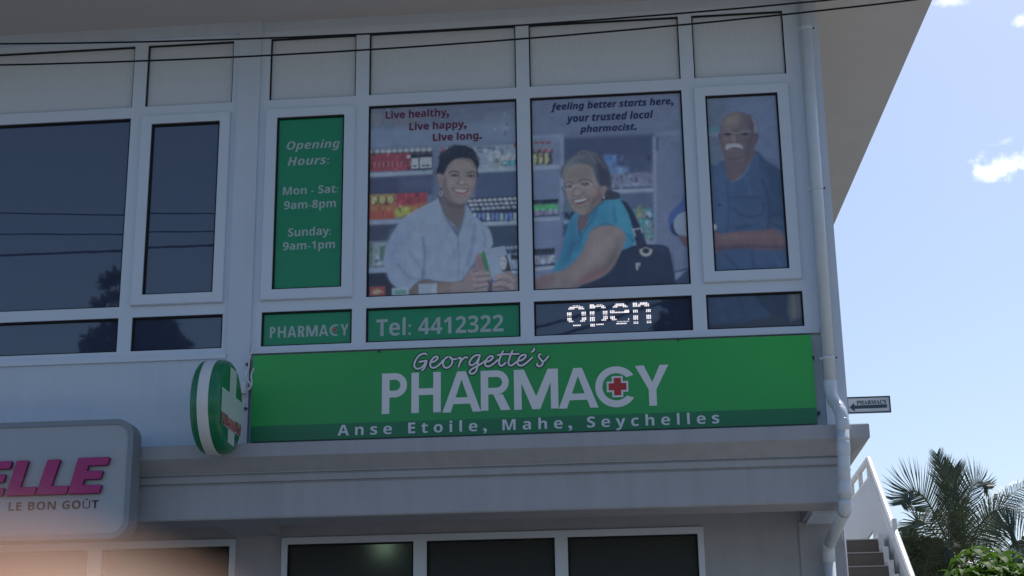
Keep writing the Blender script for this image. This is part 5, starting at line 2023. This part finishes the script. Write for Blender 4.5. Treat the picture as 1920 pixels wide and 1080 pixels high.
Y1 = 35.0
fr1 = [
    (PX(Y1, (1798, 1070, 0), (1762, 985, -.6), (1738, 940, -1.0), (1716, 921, -1.3), (1698, 926, -1.5), (1689, 946, -1.6)), .80, dict(droop=-.25, n=60, lean=.35)),
    (PX(Y1, (1798, 1070, 0), (1785, 990, .3), (1772, 925, .5), (1764, 880, .6), (1757, 851, .7)), .62, dict(droop=0, n=60, lean=1.3)),
    (PX(Y1, (1800, 1070, 0), (1793, 1000, -.5), (1784, 940, -.8), (1776, 900, -1.0), (1768, 872, -1.1)), .75, dict(droop=0, n=60, lean=1.2)),
    (PX(Y1, (1800, 1070, 0), (1800, 1000, -.3), (1797, 940, -.5), (1792, 900, -.6), (1790, 878, -.6)), .70, dict(droop=0, n=64, lean=1.25)),
    (PX(Y1, (1803, 1070, 0), (1808, 1000, .5), (1812, 945, .9), (1822, 912, 1.2), (1838, 904, 1.5), (1852, 917, 1.7)), .78, dict(droop=-.35, n=60, lean=.7)),
    (PX(Y1, (1806, 1070, 0), (1822, 1015, -.6), (1845, 975, -1.2), (1872, 956, -1.7), (1900, 955, -2.2), (1935, 985, -2.7)), 1.05, dict(droop=.75, n=62, lean=.45)),
    (PX(Y1, (1806, 1068, 0), (1830, 1010, .8), (1862, 965, 1.6), (1893, 930, 2.3), (1930, 905, 3.0)), .80, dict(droop=.35, n=60, lean=.8)),
    (PX(Y1, (1796, 1072, 0), (1770, 1025, .8), (1740, 985, 1.5), (1718, 975, 1.9), (1702, 995, 2.2)), .95, dict(droop=.55, n=60, lean=.3)),
    (PX(Y1, (1795, 1075, 0), (1765, 1045, -.9), (1738, 1028, -1.7), (1712, 1032, -2.4), (1694, 1060, -3.0)), .9, dict(droop=.6, n=56, lean=.35)),
    (PX(Y1, (1806, 1072, 0), (1830, 1040, .9), (1852, 1010, 1.6), (1860, 985, 2.0), (1858, 960, 2.4)), .7, dict(droop=.1, n=52, lean=.8)),
    (PX(Y1, (1808, 1076, 0), (1840, 1050, -.9), (1872, 1035, -1.8), (1903, 1040, -2.5), (1925, 1062, -3.0)), .9, dict(droop=.7, n=54, lean=.4)),
    (PX(Y1, (1800, 1070, 0), (1790, 1020, -1.4), (1774, 985, -2.4), (1762, 962, -3.0), (1757, 952, -3.3)), .85, dict(droop=.5, n=50, lean=.6)),
    (PX(Y1, (1802, 1070, 0), (1808, 1020, -1.2), (1806, 975, -2.0), (1800, 945, -2.5)), .75, dict(droop=.2, n=46, lean=.9)),
]
pb = at(1802, 1080, Y1)
palm((pb[0] + .2, Y1 + .2, 0), (pb[0], Y1, pb[2]), fr1, 3, 'tall coconut palm with ragged dark crown rising right of the staircase')
Y2 = 30.0
fr2 = []
for (a, b, c_, d_) in (((1715, 1120), (1690, 1060), (1672, 1020), (1664, 1000)), ((1722, 1120), (1722, 1060), (1716, 1025), (1704, 1000)), ((1728, 1120), (1745, 1060), (1760, 1030), (1782, 1030)),
                       ((1728, 1125), (1760, 1075), (1790, 1058), (1815, 1075)), ((1720, 1120), (1702, 1075), (1690, 1045), (1690, 1022)), ((1725, 1120), (1735, 1065), (1745, 1032), (1750, 1012)),
                       ((1712, 1125), (1684, 1085), (1660, 1070), (1640, 1080)), ((1728, 1128), (1762, 1098), (1785, 1088), (1806, 1105))):
    fr2.append((PX(Y2, (*a, 0), (*b, -.5), (*c_, -.9), (*d_, -1.2)), .62, dict(droop=.45, n=54, lean=.55, width=.04)))
pb = at(1722, 1125, Y2)
palm((pb[0], Y2, 0), (pb[0], Y2, pb[2]), fr2, 8, 'lower dense palm close behind the staircase rail, below the tall palm')
Y3 = 33.0
fr3 = [(PX(Y3, (1960, 1110, 0), (1935, 1060, -.4), (1912, 1042, -.8), (1892, 1050, -1.1)), .55, dict(droop=.5, n=44)),
       (PX(Y3, (1960, 1110, 0), (1945, 1050, .2), (1930, 1022, .3), (1915, 1012, .5)), .55, dict(droop=.3, n=44)),
       (PX(Y3, (1960, 1110, 0), (1930, 1090, -.6), (1905, 1080, -1.2), (1885, 1090, -1.5)), .55, dict(droop=.5, n=44)),
       (PX(Y3, (1962, 1110, 0), (1985, 1060, -.6), (2005, 1040, -1.2), (2025, 1060, -1.5)), .55, dict(droop=.5, n=40))]
pb = at(1960, 1110, Y3)
palm((pb[0], Y3, 0), (pb[0], Y3, pb[2]), fr3, 12, 'palm at the right edge showing only a few low frond tips')

# ================================================================== broad leaved shrub in front of the palms
rnd = random.Random(21)
YB = 4.0
c0 = at(1862, 1100, YB)
sh = empty('leafy_shrub', (c0[0], YB, 0), 'bright green shrub with big glossy leaves at the lower right corner', 'shrub')
lv, tw = MB(), MB()


def big_leaf(mb, p, d, L, w, rnd, droop=.5):
    d = Vector(d).normalized()
    s = d.cross(Vector((0, 0, 1)))
    s = s.normalized() if s.length > .05 else Vector((1, 0, 0))
    nrm = s.cross(d).normalized()
    i0 = len(mb.v)
    prof_ = (0, .45, .85, 1.0, .88, .55, 0.05)
    n = len(prof_)
    for k, q in enumerate(prof_):
        t = k / (n - 1)
        c = Vector(p) + d * L * t + Vector((0, 0, -droop * L * t * t)) + nrm * .02 * math.sin(t * 3)
        fold = nrm * w * q * .22
        wob = rnd.uniform(-.06, .06) * w
        mb.v += [tuple(c - s * (w * q + wob) * .5 + fold), tuple(c), tuple(c + s * (w * q - wob) * .5 + fold)]
    for k in range(n - 1):
        a = i0 + k * 3
        mb.f += [(a, a + 1, a + 4, a + 3), (a + 1, a + 2, a + 5, a + 4)]
        mb.mi += [0, 0]


tips = []
for (px, py, dy) in ((1822, 1042, 0), (1802, 1062, -.2), (1850, 1040, .15), (1872, 1048, -.1), (1895, 1056, .1), (1916, 1062, -.15), (1836, 1062, -.3), (1862, 1066, -.35), (1888, 1072, -.3), (1910, 1078, -.35),
                     (1808, 1078, -.4), (1842, 1080, -.45), (1876, 1084, -.4), (1935, 1070, .1), (1795, 1090, -.1), (1820, 1095, -.3), (1860, 1098, -.5), (1900, 1100, -.4), (1930, 1095, -.2)):
    p = Vector(at(px, py, YB + dy))
    tips.append(p)
    b = Vector((c0[0] + (p.x - c0[0]) * .3, YB, p.z - .6))
    tw.tube([(c0[0], YB, 1.2), b, p], [.03, .016, .008], 6)
    m = rnd.randint(7, 9)
    a0 = rnd.uniform(0, 6)
    for k in range(m):
        a = a0 + 2 * math.pi * k / m + rnd.uniform(-.3, .3)
        el = rnd.uniform(-.1, .75)
        big_leaf(lv, p + Vector((0, 0, rnd.uniform(-.06, .03))), (math.cos(a) * math.cos(el), math.sin(a) * math.cos(el), math.sin(el)), rnd.uniform(.13, .24), rnd.uniform(.06, .095), rnd, rnd.uniform(.3, .8))
tw.tube([(c0[0], YB, 0), (c0[0] + .03, YB, 1.3)], [.06, .04], 8)
for k in range(60):                                      # lower, fuller part of the shrub
    p = Vector((c0[0] + rnd.uniform(-.4, .5), YB + rnd.uniform(-.4, .4), rnd.uniform(1.2, c0[2] - .05)))
    tw.tube([(c0[0], YB, p.z - .35), p], [.014, .006], 5)
    for q in range(7):
        a = rnd.uniform(0, 6.3)
        el = rnd.uniform(-.3, .6)
        big_leaf(lv, p, (math.cos(a) * math.cos(el), math.sin(a) * math.cos(el), math.sin(el)), rnd.uniform(.13, .21), rnd.uniform(.055, .085), rnd, .5)
lv.build('foliage', 'bushleaf', sh, True)
tw.build('stems', 'bark', sh)

# ================================================================== trees across the street (seen in the glass)
def street_tree(x, y, h, blobs, seed, label):
    rnd = random.Random(seed)
    t = empty('street_tree', (x, y, 0), label, 'tree', 'trees across the street')
    tr, cr = MB(), MB()
    tr.tube([(x, y, 0), (x + .1, y, h * .35), (x, y, h * .6)], [.22, .17, .10], 10)
    for (bx, bz, r, n) in blobs:
        tr.tube([(x, y, h * .5), (x + bx * .5, y, (h * .5 + bz) / 2), (x + bx, y, bz)], [.08, .05, .02], 6)
        for k in range(n):
            v = Vector((rnd.gauss(0, 1), rnd.gauss(0, 1), rnd.gauss(0, 1))).normalized() * r * rnd.uniform(.2, 1) ** .5
            p = Vector((x + bx, y, bz)) + Vector((v.x * 1.15, v.y, v.z * .8))
            d = Vector((rnd.gauss(0, 1), rnd.gauss(0, 1), rnd.gauss(0, .6))).normalized()
            s = d.cross(Vector((rnd.gauss(0, 1), rnd.gauss(0, 1), rnd.gauss(0, 1)))).normalized()
            L, w_ = rnd.uniform(.14, .26), rnd.uniform(.05, .09)
            i0 = len(cr.v)
            cr.v += [tuple(p), tuple(p + d * L * .5 + s * w_), tuple(p + d * L), tuple(p + d * L * .5 - s * w_)]
            cr.f.append((i0, i0 + 1, i0 + 2, i0 + 3))
            cr.mi.append(0)
    tr.build('trunk', 'bark', t, True)
    cr.build('crown', 'treeleaf', t)


def mirror(px, py, Y=20.0):
    p = at(px, py, Y)
    return p[0], .06 - Y, p[2]


def tree_from(pxs, seed, label, Y=20.0):
    pts = [(mirror(a, b, Y), r, n) for a, b, r, n in pxs]
    x = sum(p[0][0] for p in pts) / len(pts)
    y = .06 - Y
    street_tree(x, y, pts[0][0][2], [(p[0] - x, p[2], r, n) for p, r, n in pts], seed, label)


tree_from([(195, 640, .30, 260), (215, 615, .26, 220), (170, 648, .16, 80), (205, 526, .14, 60), (218, 516, .14, 70), (212, 555, .10, 40), (190, 574, .12, 40), (225, 680, .5, 300), (262, 628, .34, 420), (285, 612, .30, 420),
           (305, 632, .26, 320), (300, 655, .26, 260), (335, 645, .13, 90), (268, 652, .3, 300), (250, 600, .22, 200), (318, 608, .1, 50), (270, 720, .8, 600)], 31, 'leafy tree reflected in the low panes of the left window')
tree_from([(1272, 570, .22, 320), (1290, 590, .26, 380), (1260, 600, .18, 200), (1245, 612, .12, 90), (1285, 615, .25, 300), (1240, 622, .08, 30), (1290, 660, .7, 600), (1310, 580, .3, 300)], 32,
          'leafy tree reflected beside the lit open letters')

# ================================================================== the photographer's fingertip at the lens
def lens_pt(px, py, d):
    return Vector(CAM + ray(px, py) * d)


hand = empty('hand', lens_pt(-300, 1700, .03), 'blurred sunlit fingertip poking into the lower left corner close to the lens', 'hand')
R3, U3, F3 = Vector(CR), Vector(CU), Vector(CF)


def Lp(r, u, f):
    return Vector(CAM) + R3 * r + U3 * u + F3 * f


def finger(mb, pts, rad):
    P = [Vector(p) for p in catmull(pts, False, 6)]
    n = len(P)
    rr = [float(np.interp(k / (n - 1), np.linspace(0, 1, len(rad)), rad)) for k in range(n)]
    d = (P[-1] - P[-2]).normalized()
    rl = rr[-1]
    for q in (.35, .65, .85, .96):                        # rounded tip
        P.append(P[n - 1] + d * rl * q)
        rr.append(rl * math.sqrt(1 - q * q))
    mb.tube(P, rr, 16)


hm = MB()
tip = Lp(-.0080, -.0111, .019)
finger(hm, [Lp(-.055, -.075, .000), Lp(-.044, -.052, .010), Lp(-.024, -.027, .0175), tip], [.0095, .0090, .0085, .0078])
finger(hm, [Lp(-.068, -.072, -.002), Lp(-.072, -.045, .012), Lp(-.064, -.028, .022), Lp(-.055, -.018, .024)], [.0098, .009, .0083, .0073])
finger(hm, [Lp(-.084, -.074, -.004), Lp(-.092, -.050, .010), Lp(-.088, -.034, .020), Lp(-.080, -.026, .023)], [.0094, .0088, .008, .007])
finger(hm, [Lp(-.098, -.082, -.006), Lp(-.108, -.064, .006), Lp(-.106, -.050, .014), Lp(-.100, -.044, .018)], [.0082, .0076, .007, .006])
finger(hm, [Lp(-.058, -.120, -.012), Lp(-.040, -.100, -.012), Lp(-.026, -.086, -.010), Lp(-.016, -.078, -.006)], [.0125, .011, .0098, .0085])
pal = [Lp(-.085, -.165, -.016), Lp(-.080, -.130, -.012), Lp(-.077, -.095, -.008), Lp(-.077, -.074, -.004)]
P = [Vector(p) for p in catmull(pal, False, 6)]
i0 = len(hm.v)
hm.tube(P, [float(np.interp(k / (len(P) - 1), [0, .3, .7, 1], [.026, .034, .036, .028])) for k in range(len(P))], 18)
for q in range(i0, len(hm.v)):                            # palm is broad, not round
    v_ = Vector(hm.v[q]) - P[0]
    ff = (Vector(hm.v[q]) - (P[0] + F3 * .006)).dot(F3)
    hm.v[q] = tuple(Vector(hm.v[q]) - F3 * ff * .55)
ho = hm.build('skin', 'skin', hand, True)
rm_ = ho.modifiers.new('join', 'REMESH')
rm_.mode = 'VOXEL'
rm_.voxel_size = .0011
rm_.use_smooth_shade = True
sm_ = ho.modifiers.new('soft', 'SMOOTH')
sm_.iterations = 6
nb = MB()
dv = (tip - Lp(-.024, -.027, .0175)).normalized()
for k in range(6):
    pass
nrm = (F3 - dv * F3.dot(dv)).normalized()
sdv = dv.cross(nrm).normalized()
for a in range(5):
    for b in range(5):
        ang = (a / 4 - .5) * 1.5
        p = tip + dv * (-.004 + .0095 * b / 4) + (sdv * math.sin(ang) + nrm * math.cos(ang)) * .0074
        nb.v.append(tuple(p))
for a in range(4):
    for b in range(4):
        nb.f.append((a * 5 + b, a * 5 + b + 1, a * 5 + b + 6, a * 5 + b + 5))
        nb.mi.append(0)
nb.build('fingernail', 'nail', hand, True)
